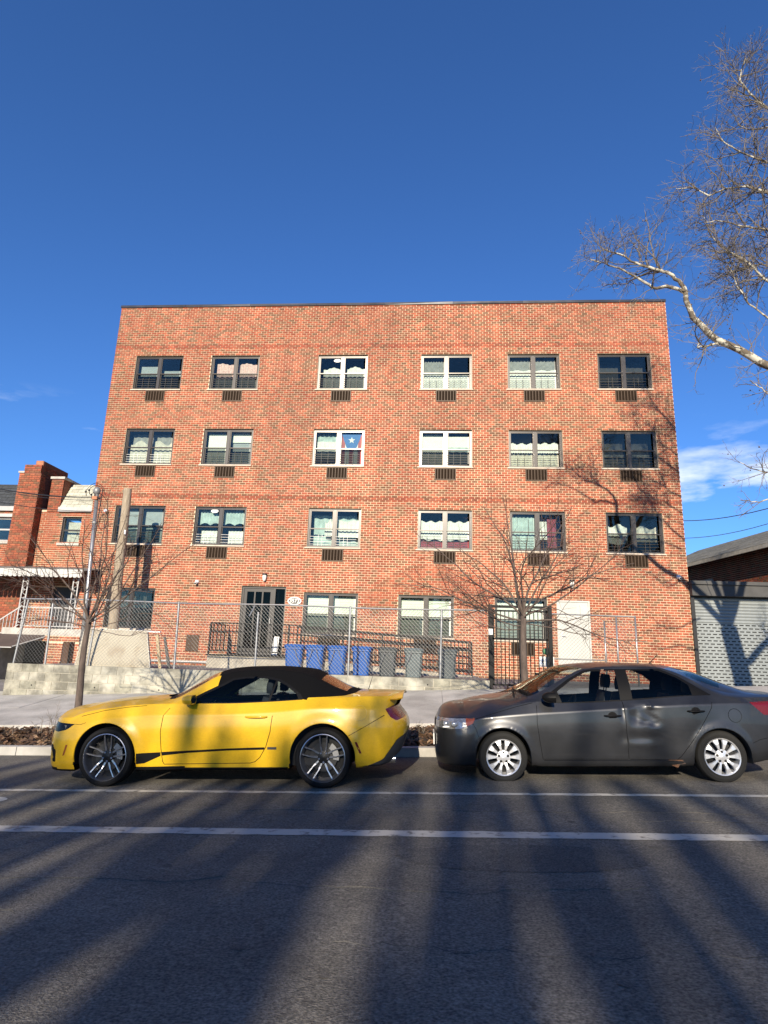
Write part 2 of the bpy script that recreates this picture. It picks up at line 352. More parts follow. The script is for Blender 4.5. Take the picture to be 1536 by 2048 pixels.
# ------------------------------------------------------------------ retaining wall of concrete blocks
rw = thing('retaining_wall', 'low retaining wall of stained grey concrete blocks along the sidewalk', 'wall', (-4.5, 14.93, 0.2))
b = MB(); b.box(-10.445, 1.405, 14.842, 15.02, -0.6, 1.022); core = b.build('mortar_core', 'block_mortar', rw)
blk_cols = [np.array(c)*np.array((.85, .84, .79)) for c in ((.40, .385, .33), (.36, .345, .29), (.43, .415, .36), (.33, .32, .265), (.39, .38, .335), (.42, .40, .335))]
bm_cache = {}
def block_mesh(wd, ci):
    key = (round(wd, 2), ci)
    if key not in bm_cache:
        b = MB(); b.box(0, wd-0.012, 0, 0.2, 0, 0.19)
        bm_cache[key] = b.mesh('block', 'block', fcol=np.repeat(blk_cols[ci][None], 6, 0))
    return bm_cache[key]
for r_ in range(6):
    z = 1.035-0.2032*(r_+1)+0.006; off = 0.2032 if r_ % 2 else 0.0; x = -10.46
    first = True
    while x < 1.40:
        wd = 0.4064-(off if first else 0); first = False; wd = min(wd, 1.42-x)
        base_z = 0.765+0.048*(x+wd)
        if z+0.2 > base_z-0.03 and wd > 0.05:
            obj('block', block_mesh(wd, int(rng.integers(0, 6))), rw, (x+0.006, 14.83+rng.normal(0, 0.0015), z))
        x += wd
for x in np.arange(-9.75, 1.4, 1.62):   # weep holes
    zb = 0.765+0.048*x; z = 1.035-0.2032*3+0.1 if x < -3.5 else 1.035-0.2032*2+0.12
    if x > -0.5: z = 1.035-0.2032+0.05
    b = MB(); b.lathe([(0.001, 14.8265), (0.018, 14.8265), (0.018, 14.835)], 10, 'y', (x, 0, z)); b.build('weep_hole', 'black_hole', rw)
# ------------------------------------------------------------------ apartment building
FY = 20.14; BX0, BX1 = -12.05, 8.285; CH = 0.0808; BZ0 = 12.232-140*CH; NC = 165; BTOP = BZ0+NC*CH
WW, WH = 1.83, 17*CH
COLX = [-11.183, -8.262, -4.235, -0.451, 2.640, 5.790]
ROWZ = {4: 12.232, 3: 12.232-36*CH, 2: 12.232-72*CH, 1: 12.232-108*CH}
mat('window_frame', (0.05, 0.044, 0.039), 0.27, metal=0.25)
mat('sill', (0.55, 0.46, 0.36), 0.7, var=0.15, vscale=5)
glass('pane', (0.90, 0.94, 0.92), 1.0, 0.0, 1.5)
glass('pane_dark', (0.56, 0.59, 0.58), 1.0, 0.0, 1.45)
mat('grille', (0.075, 0.045, 0.026), 0.5, spec=.25)
mat('vent_shade', (0.020, 0.012, 0.007), 0.8, spec=.1)
mat('guard_black', (0.03, 0.03, 0.03), 0.5, metal=0.3)
mat('guard_white', (0.7, 0.7, 0.66), 0.5)
mat('cloth_white', (0.80, 0.79, 0.75), 0.9, var=0.1, vscale=9)
mat('cloth_cream', (0.62, 0.58, 0.50), 0.9, var=0.15, vscale=9)
mat('cloth_grey', (0.30, 0.30, 0.29), 0.9, var=0.2, vscale=9)
mat('cloth_teal', (0.47, 0.58, 0.56), 0.9, var=0.2, vscale=5)
mat('cloth_pink', (0.68, 0.38, 0.35), 0.9, c2=(0.80, 0.62, 0.56), vscale=16)
mat('cloth_red', (0.35, 0.08, 0.10), 0.9, var=0.3, vscale=9)
mat('blind', (0.82, 0.84, 0.76), 0.7, var=0.06, vscale=4)
mat('blind_grey', (0.34, 0.37, 0.38), 0.7, var=0.1, vscale=4)
mat('interior', (0.22, 0.21, 0.19), 0.9)
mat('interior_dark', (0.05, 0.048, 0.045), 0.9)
mat('coping', (0.10, 0.10, 0.10), 0.25, metal=0.8, var=0.3, vscale=1.2)
mat('plaque_white', (0.75, 0.73, 0.67), 0.5); mat('plaque_black', (0.02, 0.02, 0.02), 0.4)
glass('door_glass', (0.30, 0.31, 0.31), .8, 0.0, 1.3)
mat('door_bronze', (0.035, 0.032, 0.03), 0.45, metal=0.2)
mat('door_white', (0.45, 0.45, 0.41), 0.55, var=0.07, vscale=2)
mat('steel', (0.45, 0.45, 0.44), 0.35, metal=0.9)
mat('lamp_glass', (0.8, 0.78, 0.7), 0.4)
mat('white_plastic', (0.75, 0.75, 0.73), 0.4)
mat('green_leaf', (0.06, 0.12, 0.04), 0.7)
mat('flag_blue', (0.10, 0.22, 0.50), 0.85, var=0.1); mat('flag_red', (0.50, 0.16, 0.16), 0.85, var=0.1); mat('flag_white', (0.8, 0.8, 0.78), 0.85)

ab = thing('apartment_building', 'four-storey orange-red brick apartment building behind the blue bins', 'building', (-1.9, FY, 1.0))
openings = []   # x0,x1,z0,z1
wins = []
for r_ in (4, 3, 2):
    for c_ in range(6): wins.append((r_, c_, COLX[c_], ROWZ[r_], WW))
G1 = ROWZ[1]
wins += [(1, 2, -4.22, G1, WW), (1, 3, -1.05, G1, WW), (1, 4, 2.11, G1, 1.68), (1, 0, -11.07, G1, 1.70)]
for r_, c_, x, z, wd in wins: openings.append((x, x+wd, z-WH, z))
DOOR = (-6.36, -4.835, 1.38, BZ0+34*CH); openings.append(DOOR)
WD = (4.09, 5.135, 1.2, BZ0+31*CH+0.03); openings.append(WD)
def wall_with_openings(b, x0, x1, z0, z1, y, ops, depth=0.0):
    xs = sorted({x0, x1, *[o[0] for o in ops], *[o[1] for o in ops]}); zs = sorted({z0, z1, *[o[2] for o in ops], *[o[3] for o in ops]})
    xs = [x for x in xs if x0 <= x <= x1]; zs = [z for z in zs if z0 <= z <= z1]
    for i in range(len(xs)-1):
        for j in range(len(zs)-1):
            mx_, mz_ = (xs[i]+xs[i+1])/2, (zs[j]+zs[j+1])/2
            if any(o[0] < mx_ < o[1] and o[2] < mz_ < o[3] for o in ops): continue
            b.add([(xs[i], y, zs[j]), (xs[i+1], y, zs[j]), (xs[i+1], y, zs[j+1]), (xs[i], y, zs[j+1])], [(0, 1, 2, 3)])
    if depth:
        for o in ops:
            a, c, d, e = o
            b.add([(a, y, d), (a, y, e), (a, y+depth, e), (a, y+depth, d)], [(0, 1, 2, 3)]); b.add([(c, y, d), (c, y, e), (c, y+depth, e), (c, y+depth, d)], [(3, 2, 1, 0)])
            b.add([(a, y, e), (c, y, e), (c, y+depth, e), (a, y+depth, e)], [(0, 1, 2, 3)]); b.add([(a, y, d), (c, y, d), (c, y+depth, d), (a, y+depth, d)], [(3, 2, 1, 0)])
    return b
b = MB(); wall_with_openings(b, BX0+0.003, BX1-0.003, 0.6, BTOP, FY+0.012, openings, 0.3)
b.add([(BX0+.003, FY+.012, .6), (BX0+.003, FY+.012, BTOP), (BX0+.003, 32, BTOP), (BX0+.003, 32, .6)], [(0, 1, 2, 3)])
b.add([(BX1-.003, FY+.012, .6), (BX1-.003, FY+.012, BTOP), (BX1-.003, 32, BTOP), (BX1-.003, 32, .6)], [(3, 2, 1, 0)])
b.add([(BX0, FY+.012, BTOP-.25), (BX1, FY+.012, BTOP-.25), (BX1, 32, BTOP-.25), (BX0, 32, BTOP-.25)], [(0, 1, 2, 3)])
b.add([(BX0, 32, .6), (BX1, 32, .6), (BX1, 32, BTOP), (BX0, 32, BTOP)], [(0, 1, 2, 3)])
wall = b.build('wall', 'mortar', ab)
# bricks: palette and running bond, cut at the openings
def brick_cols(n, tone=(1, 1, 1)):
    pal = np.array([(.30, .085, .047), (.25, .066, .038), (.33, .105, .06), (.21, .078, .046), (.185, .085, .05), (.15, .078, .047), (.27, .098, .06)])
    p = np.array([.24, .18, .12, .16, .15, .07, .08])
    return pal[rng.choice(7, n, p=p)]*rng.uniform(.88, 1.12, (n, 1))*np.array(tone)*np.array((1.09, .99, .84))
def lay(x0, x1, z0, nc, ch, bw, ops, jx=0.0155, jz=0.018):
    """returns brick rectangles (xa,xb,za,zb,whole)"""
    out = []
    for k in range(nc):
        za, zb = z0+k*ch+jz/2, z0+(k+1)*ch-jz/2; zm = (za+zb)/2
        cuts = sorted((o[0], o[1]) for o in ops if o[2] < zm < o[3])
        spans = []; cur = x0
        for a, c in cuts:
            if a > cur: spans.append((cur, min(a, x1)))
            cur = max(cur, c)
        if cur < x1: spans.append((cur, x1))
        off = (k % 2)*bw/2
        for a, c in spans:
            i = math.floor((a-x0-off)/bw)
            x = x0+off+i*bw
            while x < c-1e-6:
                xa, xb = max(a, x), min(c, x+bw)
                if xb-xa > 0.035: out.append((xa+(jx/2 if xa > x0 else 0), xb-(jx/2 if xb < x1 else 0), za, zb, abs(xb-xa-bw) < 1e-6))
                x += bw
    return out
def brick_mesh_many(rects, y, depth=0.05, tone=(1, 1, 1), side=False):
    n = len(rects); Rr = np.array([q[:4] for q in rects]); yj = y+rng.normal(0, 0.0012, n)
    V = np.zeros((n, 8, 3))
    for k, (ix, iy, iz) in enumerate(((0, 0, 2), (1, 0, 2), (1, 0, 3), (0, 0, 3), (0, 1, 2), (1, 1, 2), (1, 1, 3), (0, 1, 3))):
        V[:, k, 0] = Rr[:, ix]; V[:, k, 1] = yj+iy*depth; V[:, k, 2] = Rr[:, iz]
    q = np.array([(0, 1, 2, 3), (4, 0, 3, 7), (1, 5, 6, 2), (3, 2, 6, 7), (4, 5, 1, 0)])
    F = (q[None]+np.arange(n)[:, None, None]*8).reshape(-1, 4)
    b = MB(); b.v = [V.reshape(-1, 3)]; b.f = F.tolist(); b.n = 8*n
    return b, np.repeat(brick_cols(n, tone), 5, 0)
rects = lay(BX0, BX1, BZ0, NC, CH, 0.2032, openings)
vis = [(math.hypot(math.hypot((q[0]+q[1])/2, FY), q[2]-CAMZ), i) for i, q in enumerate(rects) if q[4] and q[2] > 2.0 and not (q[2] < 2.75 and q[0] < 1.5)]
pick = {i for _, i in sorted(vis)[:300]}
b, fc = brick_mesh_many([q for i, q in enumerate(rects) if i not in pick], FY)
tag(b.build('brickwork', 'brick', wall, fcol=fc), kind='stuff')
bmv = []
for k in range(10):
    b, fc = brick_mesh_many([(0.0055, 0.2032-0.0055, 0.00625, CH-0.00625, True)], 0.0); bmv.append(b.mesh('brick', 'brick', fcol=fc))
for i in sorted(pick):
    q = rects[i]; obj('brick', bmv[int(rng.integers(0, 10))], wall, (q[0]-0.0055, FY+rng.normal(0, .001), q[2]-0.00625))
# side faces are plain brick courses further away: cover them with bricks too
def side_bricks(xw, y0, y1, z0, nc, sgn, tone=(1, 1, 1)):
    rc = lay(y0, y1, z0, nc, CH, 0.2032, []); b, fc = brick_mesh_many(rc, 0.0, 0.03, tone)
    V = b.v[0]; nv = V.copy(); nv[:, 0] = xw+sgn*V[:, 1]; nv[:, 1] = V[:, 0]; b.v = [nv]; return b, fc
for xw, sg in ((BX0, 1), (BX1, -1)):
    b, fc = side_bricks(xw, FY+0.06, 26, BZ0, NC, sg); tag(b.build('brickwork', 'brick', wall, fcol=fc), kind='stuff')
# red sealant joints over the windows
for zz in (ROWZ[4]+4*CH, ROWZ[4]+5*CH, ROWZ[2]+4*CH, ROWZ[2]+5*CH):
    MB().box(BX0+0.01, BX1-0.01, FY+0.003, FY+0.02, zz-0.0062, zz+0.0062).build('sealant_joint', 'red_joint', ab)
# metal coping in lengths
x = BX0-0.02
while x < BX1:
    x1 = min(x+2.55, BX1+0.02); b = MB()
    b.hexa([(x, FY-0.035, BTOP), (x1-.006, FY-0.035, BTOP), (x1-.006, FY+.35, BTOP), (x, FY+.35, BTOP), (x, FY-0.028+rng.normal(0, .003), BTOP+0.10), (x1-.006, FY-0.028+rng.normal(0, .003), BTOP+0.10), (x1-.006, FY+.35, BTOP+0.13), (x, FY+.35, BTOP+0.13)])
    b.build('coping', 'coping', ab); x = x1
# storeys inside
b = MB()
for z in (3.98, 6.90, 9.80): b.box(BX0+.05, BX1-.05, FY+0.32, 31.9, z-.1, z+.1)
b.add([(BX0+.05, 24.0, 0.7), (BX1-.05, 24.0, 0.7), (BX1-.05, 24.0, BTOP-.3), (BX0+.05, 24.0, BTOP-.3)], [(0, 1, 2, 3)])
for x in (-9.0, -5.2, -1.5, 2.0, 5.2): b.box(x-.05, x+.05, FY+.32, 24, .7, BTOP-.3)
b.build('interior', 'interior', ab)

# ---- window prototype (origin: top left corner of the opening on the facade plane)
FRY = 0.085
def window_frame_mesh():
    b = MB(); W_, H_ = WW, WH; y0, y1 = FRY, FRY+0.09; t = 0.055
    b.box(0, t, y0, y1, -H_, 0); b.box(W_-t, W_, y0, y1, -H_, 0); b.box(t, W_-t, y0, y1, -t, 0); b.box(t, W_-t, y0, y1, -H_, -H_+t*.9)
    b.box(W_/2-.05, W_/2+.05, y0-.006, y1, -H_+t*.9, -t)
    for xa, xb in ((t, W_/2-.05), (W_/2+.05, W_-t)):
        s_ = .032
        # upper sash (outer), lower sash (inner)
        zt, zm, zb = -t, -H_*.52, -H_+t*.9
        for (za, zc, ya) in ((zt, zm-.01, y0+.014), (zm+.025, zb, y0+.042)):
            yb = ya+.026
            b.box(xa, xa+s_, ya, yb, zc, za); b.box(xb-s_, xb, ya, yb, zc, za); b.box(xa+s_, xb-s_, ya, yb, za-s_, za); b.box(xa+s_, xb-s_, ya, yb, zc, zc+s_*1.15)
    return b.mesh('window', 'window_frame')
def pane_mesh(w_, h_, m): return MB().box(0, w_, 0, 0.005, -h_, 0).mesh('pane', m)
def guard_mesh(m, rows=5, vert=(0.33, 0.66), w_=0.72, h_=0.42):
    b = MB()
    for k in range(rows):
        z = h_*(k+0.5)/rows*1.0; b.box(0, w_, 0, .010, z-.005, z+.005)
    for v in vert: b.box(w_*v-.005, w_*v+.005, -.003, .012, -.02, h_+.02)
    return b.mesh('guard', m)
wfm = window_frame_mesh(); up_m = pane_mesh(.735, .60, 'pane'); lo_m = pane_mesh(.735, .56, 'pane'); lo_d = pane_mesh(.735, .56, 'pane_dark')
sill_m = MB().hexa([(-.06, -.035, -.05), (WW+.03, -.035, -.05), (WW+.03, .1, -.05), (-.06, .1, -.05), (-.06, -.035, -.006), (WW+.03, -.035, -.006), (WW+.03, .1, .004), (-.06, .1, .004)]).mesh('sill', 'sill')
gm = {'b5': guard_mesh('guard_black'), 'w': guard_mesh('guard_white', 4, (.40, .58), .735, .36), 'b4': guard_mesh('guard_black', 4, (.40, .60), .735, .40), 'n': None}
gw, gh = 0.73, 0.42
b = MB(); b.box(0, gw, -.018, .02, -gh, -gh+.03); b.box(0, gw, -.018, .02, -.03, 0); b.box(0, .03, -.018, .02, -gh+.03, -.03); b.box(gw-.03, gw, -.018, .02, -gh+.03, -.03)
for k in range(1, 7): b.box(gw*k/7-.011, gw*k/7+.011, -.014, .012, -gh+.03, -.03)
gr_m = b.mesh('air_vent', 'grille'); grd_m = MB().box(.02, gw-.02, -.004, .004, -gh+.02, -.02).mesh('vent_back', 'vent_shade')  # dark back plate paints the shade of a recessed louvre
def curtain_or_shade_sheet(parent, wloc, x0, x1, z0, z1, m, amp=.02, waves=9, top=0.0, bot=0.0, y=.30, name='curtain_or_shade_sheet', slats=0, arch=0.0):
    """hanging cloth, or a dark sheet as painted room shade, from z1 down to z0 (local to the window), with a wavy hem; slats>0 makes a blind"""
    b = MB(); ph = rng.uniform(0, 6)
    if slats:
        zs = np.linspace(z0, z1, slats*2+1); G = [[(x, y+(.006 if i % 2 else 0), z) for i, z in enumerate(zs)] for x in (x0, x1)]
    else:
        xs = np.linspace(x0, x1, 40); ts = np.linspace(0, 1, 6); G = []
        for x in xs:
            u = (x-x0)/(x1-x0); hem = bot*math.sin(u*waves*1.3+ph)+arch*abs(math.sin(u*math.pi*2)); hd = top*math.sin(u*waves*1.7+ph*2)
            G.append([(x, y+amp*math.sin(u*waves*6.28+ph+1.2*t)*(0.6+.4*t), (z0+hem)*(1-t)+(z1+hd)*t) for t in ts])
    b.grid(np.array(G)); o = b.build(name, m, parent, smooth=not slats, loc=wloc)
    return o
T_, MZ, BZ = -.09, -WH*.52, -WH+.09   # top, meeting rail, bottom
LX, MX1, MX2, RX = .09, .86, .97, WW-.09
# contents: list of (x0,x1,z0,z1,material,kwargs) per window ; guard kind ; the near-black sheets paint the shade of unlit rooms
C = {
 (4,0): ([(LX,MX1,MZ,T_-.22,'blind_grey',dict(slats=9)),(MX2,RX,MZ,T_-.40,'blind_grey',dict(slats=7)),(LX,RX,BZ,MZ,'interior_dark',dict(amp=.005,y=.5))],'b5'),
 (4,1): ([(LX+.05,MX1,MZ-.1,T_-.13,'cloth_pink',dict(waves=4,top=.03)),(MX2,RX-.08,MZ-.1,T_-.13,'cloth_pink',dict(waves=4,top=.03)),(LX,RX,BZ,MZ-.1,'cloth_grey',dict(y=.34))],'b5'),
 (4,2): ([(LX+.08,MX1,BZ,T_-.33,'cloth_white',dict(waves=4,top=.045)),(MX2+.08,RX,BZ,T_-.30,'cloth_white',dict(waves=4,top=.05))],'b5'),
 (4,3): ([(LX,MX1,MZ+.0,T_-.06,'cloth_grey',dict(waves=8,bot=.03)),(LX,MX1,BZ,MZ,'cloth_white',dict(waves=7,y=.26)),(MX2,RX,BZ,MZ,'cloth_white',dict(waves=7,y=.26))],'b5'),
 (4,4): ([(LX,RX,MZ+.04,T_,'cloth_grey',dict(waves=14,bot=.03)),(LX,RX,BZ,MZ+.18,'cloth_white',dict(waves=14,y=.26,top=.02))],'b5'),
 (4,5): ([(LX,RX,BZ,T_,'interior_dark',dict(amp=.01,y=.6))],'b4'),  # no cloth here: a dark sheet stands in for the unlit room
 (3,0): ([(LX,RX,BZ,MZ+.25,'cloth_cream',dict(waves=9,top=.09)),(LX,RX,MZ+.2,T_,'cloth_grey',dict(y=.42,waves=7))],'w'),
 (3,1): ([(LX,MX1,BZ,T_,'blind',dict(slats=1)),(MX2,RX,MZ+.28,T_,'blind',dict(slats=1)),(MX2,RX,BZ,MZ+.28,'blind_grey',dict(slats=12,y=.34))],'b5'),
 (3,2): ([(LX,MX1,MZ-.1,T_-.28,'cloth_white',dict(waves=3)),(LX,MX1,T_-.28,T_,'cloth_teal',dict(waves=5,y=.33)),(LX,MX1,BZ+.25,MZ-.1,'cloth_grey',dict(waves=8))],'b5'),
 (3,3): ([(LX,MX1,MZ,T_,'blind',dict(slats=1)),(MX2,RX,MZ+.15,T_-.05,'blind',dict(slats=1)),(MX2,RX,MZ,MZ+.15,'cloth_teal',dict(waves=3)),(LX,MX1,BZ,MZ,'cloth_cream',dict(waves=9)),(MX2,RX,BZ+.12,MZ,'cloth_grey',dict(waves=3))],'b5'),
 (3,4): ([(LX,MX1,MZ-.05,T_-.32,'cloth_white',dict(waves=9,top=.03)),(MX2,RX,MZ-.05,T_-.30,'cloth_white',dict(waves=9,top=.03)),(LX,RX,BZ,MZ-.05,'cloth_cream',dict(waves=11,y=.33))],'b5'),
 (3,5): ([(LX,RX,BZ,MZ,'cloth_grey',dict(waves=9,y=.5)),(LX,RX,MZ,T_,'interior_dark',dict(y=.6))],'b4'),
 (2,0): ([(LX,RX,MZ+.02,T_,'blind_grey',dict(slats=2)),(LX,RX,BZ,MZ+.0,'cloth_teal',dict(waves=3,amp=.01,y=.4))],'b4'),
 (2,1): ([(LX,MX1,MZ+.1,T_,'cloth_teal',dict(waves=7,arch=.08)),(MX2,RX,MZ+.1,T_,'cloth_teal',dict(waves=7,arch=.08)),(LX+.1,MX1-.1,BZ,MZ-.1,'cloth_white',dict(waves=5)),(MX2+.2,RX,BZ,MZ-.1,'cloth_white',dict(waves=5))],'w'),
 (2,2): ([(LX+.45,MX1,MZ-.2,T_-.3,'cloth_white',dict(waves=5,top=.08)),(MX2+.06,RX,MZ-.25,T_-.28,'cloth_white',dict(waves=5,top=.03)),(LX,RX,BZ,T_-.05,'cloth_teal',dict(waves=5,y=.55,amp=.04))],'w'),
 (2,3): ([(LX,MX1,MZ-.28,T_-.26,'cloth_white',dict(waves=9,top=.03,bot=.03)),(MX2,RX,MZ-.28,T_-.26,'cloth_white',dict(waves=9,top=.03,bot=.03)),(LX,RX,BZ,MZ-.3,'cloth_red',dict(waves=4,y=.4,top=.04))],'b5'),
 (2,4): ([(LX,MX1,BZ,T_-.03,'cloth_teal',dict(waves=6)),(MX2,MX2+.3,MZ-.2,T_-.2,'cloth_white',dict(waves=4)),(MX2+.32,RX-.15,BZ+.1,T_-.1,'cloth_red',dict(waves=4,y=.36))],'b5'),
 (2,5): ([(LX,MX1-.1,MZ-.3,T_-.30,'cloth_white',dict(waves=5,top=.06,bot=.04)),(MX2,RX,MZ-.2,T_-.33,'cloth_cream',dict(waves=5,top=.06,y=.4))],'b4'),
 (1,2): ([(LX,MX1,BZ,T_,'blind',dict(slats=14)),(MX2,RX,BZ,T_,'blind',dict(slats=14))],'b4'),
 (1,3): ([(LX,MX1,BZ,T_,'blind',dict(slats=14)),(MX2,RX,BZ,T_,'blind',dict(slats=14))],'b4'),
 (1,4): ([(LX,MX1,MZ,T_-.06,'cloth_white',dict(waves=8)),(MX2,RX,MZ,T_-.06,'cloth_white',dict(waves=8)),(LX,RX,BZ,MZ,'cloth_grey',dict(waves=8))],'b4'),
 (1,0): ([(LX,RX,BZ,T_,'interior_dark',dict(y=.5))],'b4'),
}
for r_, c_, x, z, wd in wins:
    loc = (x, FY, z); wo = obj('window', wfm, ab, loc); sx_ = wd/WW; wo.scale[0] = sx_
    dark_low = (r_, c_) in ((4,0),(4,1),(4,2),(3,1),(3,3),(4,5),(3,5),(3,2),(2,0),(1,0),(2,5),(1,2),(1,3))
    for xa in (.0695, .9465):
        obj('pane', up_m, wo, (x+xa, FY+FRY+.026, z-.07)); obj('pane', lo_d if dark_low else lo_m, wo, (x+xa, FY+FRY+.054, z-WH*.52-.01))
    obj('sill', sill_m, wo, (x, FY, z-WH+.008))
    cont, gk = C[(r_, c_)]
    if gm[gk]:
        for xa in (.075, .955): obj('guard', gm[gk], wo, (x+xa, FY+FRY+.018, z-WH+.08))
    for (x0, x1, z0, z1, m, kw) in cont:
        curtain_or_shade_sheet(wo, loc, x0, x1, z0, z1, m, **{**kw, 'name': 'blind' if 'slats' in kw else 'curtain_or_shade_sheet'})
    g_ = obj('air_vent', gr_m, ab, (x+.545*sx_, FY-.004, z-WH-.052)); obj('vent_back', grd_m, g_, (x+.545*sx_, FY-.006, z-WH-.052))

# ---- entrance door
dx0, dx1, dz0, dz1 = DOOR; y = FY+.08
b = MB(); b.box(dx0, dx0+.07, y, y+.1, dz0, dz1); b.box(dx1-.05, dx1, y, y+.1, dz0, dz1); b.box(dx0+.07, dx1-.05, y, y+.1, dz1-.07, dz1); b.box(dx1-.44, dx1-.37, y, y+.1, dz0, dz1-.07)
dr = b.build('door', 'door_bronze', ab)
xa, xb = dx0+.075, dx1-.445; b = MB(); s_ = .1
b.box(xa, xa+s_, y+.02, y+.07, dz0+.02, dz1-.08); b.box(xb-s_, xb, y+.02, y+.07, dz0+.02, dz1-.08); b.box(xa+s_, xb-s_, y+.02, y+.07, dz1-.18, dz1-.08); b.box(xa+s_, xb-s_, y+.02, y+.07, dz0+.02, dz0+.25)
for t in (1/3, 2/3): xm = xa+s_+(xb-xa-2*s_)*t; b.box(xm-.025, xm+.025, y+.02, y+.07, dz0+.25, dz1-.18)
b.build('door_leaf', 'door_bronze', dr)
MB().box(xa+s_, xb-s_, y+.045, y+.05, dz0+.25, dz1-.18).build('pane', 'door_glass', dr); MB().box(dx1-.37, dx1-.05, y+.045, y+.05, dz0, dz1-.07).build('sidelight', 'door_glass', dr)
b = MB(); b.tube([(xb-.05, y-.02, dz0+1.0), (xb-.05, y-.04, dz0+1.02), (xb-.05, y-.04, dz0+1.22), (xb-.05, y-.02, dz0+1.24)], .012, 6); b.build('handle', 'steel', dr)
MB().box(dx0, dx1, FY+.2, FY+1.5, dz0-.1, dz0).build('threshold', 'interior_dark', dr)
b = MB()
for q in (-5.17, -5.07): b.hexa([(q, FY-.02, 1.42), (q+.085, FY-.02, 1.42), (q+.085, FY+.02, 1.42), (q, FY+.02, 1.42), (q+.02, FY+.05, 2.02), (q+.105, FY+.05, 2.02), (q+.105, FY+.075, 2.02), (q+.02, FY+.075, 2.02)])
tag(b.build('white_boards', 'white_plastic'), 'two short white boards leaning beside the dark entrance door', 'boards')
# ---- white steel door
a, c, d, e = WD; b = MB(); y = FY+.02
b.box(a, a+.05, FY-.006, y+.05, d, e); b.box(c-.05, c, FY-.006, y+.05, d, e); b.box(a+.05, c-.05, FY-.006, y+.05, e-.05, e); wdo = b.build('service_door', 'door_white', ab)
MB().box(a+.055, c-.055, y, y+.045, d, e-.055).build('door_leaf', 'door_white', wdo)
b = MB(); b.tube([(a+.14, y-.01, 2.32), (a+.14, y-.05, 2.32), (a+.27, y-.05, 2.31)], .011, 6); b.box(a+.115, a+.165, y-.012, y, 2.24, 2.44); b.build('handle', 'steel', wdo)
for zz in (3.2, 2.3, 1.5): MB().box(c-.066, c-.05, y-.008, y+.01, zz-.06, zz+.06).build('hinge', 'steel', wdo)
# ---- lamps, cameras, vent, number plate
for (x, z) in ((-5.59, 3.95), (4.59, 3.98)):
    b = MB(); b.lathe([(.001, .17), (.075, .17), (.085, .12), (.07, .11)], 12, 'z', (x, FY-.07, z-.03)); b.box(x-.04, x+.04, FY-.02, FY+.002, z+.02, z+.14); lm = b.build('wall_lamp', 'guard_black', ab)
    b = MB(); b.lathe([(.066, .11), (.070, .05), (.06, -.04), (.03, -.09), (.001, -.1)], 12, 'z', (x, FY-.07, z-.03)); b.build('globe', 'lamp_glass', lm, smooth=True)
for (x, z) in ((-7.93, 3.74), (7.98, 4.28)):
    b = MB(); b.lathe([(.001, -.06), (.055, -.06), (.075, -.01), (.075, .0), (.001, .0)], 14, 'y', (x, FY, z+.02)); b.tube([(x, FY-.05, z), (x, FY-.17, z-.05)], .042, 12); cmo = b.build('security_camera', 'white_plastic', ab, smooth=True, angle=40)
    b = MB(); b.tube([(x, FY-.165, z-.048), (x, FY-.178, z-.053)], .03, 12); b.build('lens', 'plaque_black', cmo)
b = MB(); b.box(-8.09, -7.66, FY-.02, FY+.01, 1.46, 1.99)
for k in range(9): b.hexa([(-8.06, FY-.035, 1.49+k*.053), (-7.69, FY-.035, 1.49+k*.053), (-7.69, FY-.02, 1.50+k*.053), (-8.06, FY-.02, 1.50+k*.053), (-8.06, FY-.03, 1.51+k*.053), (-7.69, FY-.03, 1.51+k*.053), (-7.69, FY-.02, 1.53+k*.053), (-8.06, FY-.02, 1.53+k*.053)])
b.build('louvre_vent', 'grille', ab)
def plaque_outline(w_, h_, n=36):
    P = []
    for k in range(n):
        a = 2*math.pi*k/n; ca, sa = math.cos(a), math.sin(a); r_ = (abs(ca)**2.6+abs(sa)**2.6)**(-1/2.6); P.append((w_*ca*r_*(1-.08*abs(sa)), h_*sa*r_*(1-.18*ca*ca)))
    return P
pc = (-4.52, 3.20)
np_ = MB().prism([(pc[0]+p, pc[1]+q) for p, q in plaque_outline(.235, .135)], FY-.02, FY+.005).build('number_plate', 'plaque_white', ab)
MB().prism([(pc[0]+p, pc[1]+q) for p, q in plaque_outline(.195, .098)], FY-.025, FY-.015).build('plate_field', 'plaque_black', np_)
def text_mesh(s, size, m, name, ext=.003):
    cu = bpy.data.curves.new(name, 'FONT'); cu.body = s; cu.size = size; cu.align_x = 'CENTER'; cu.align_y = 'CENTER'; cu.extrude = ext; cu.offset = size*.02
    to = bpy.data.objects.new(name, cu); col.objects.link(to); dg = bpy.context.evaluated_depsgraph_get(); dg.update()
    me = bpy.data.meshes.new_from_object(to.evaluated_get(dg)); bpy.data.objects.remove(to); me.materials.clear(); me.materials.append(MATS[m]); return me
o = obj('number', text_mesh('3573', .17, 'plaque_white', 'number'), np_, (pc[0], FY-.028, pc[1])); o.rotation_euler = (R(90), 0, 0)

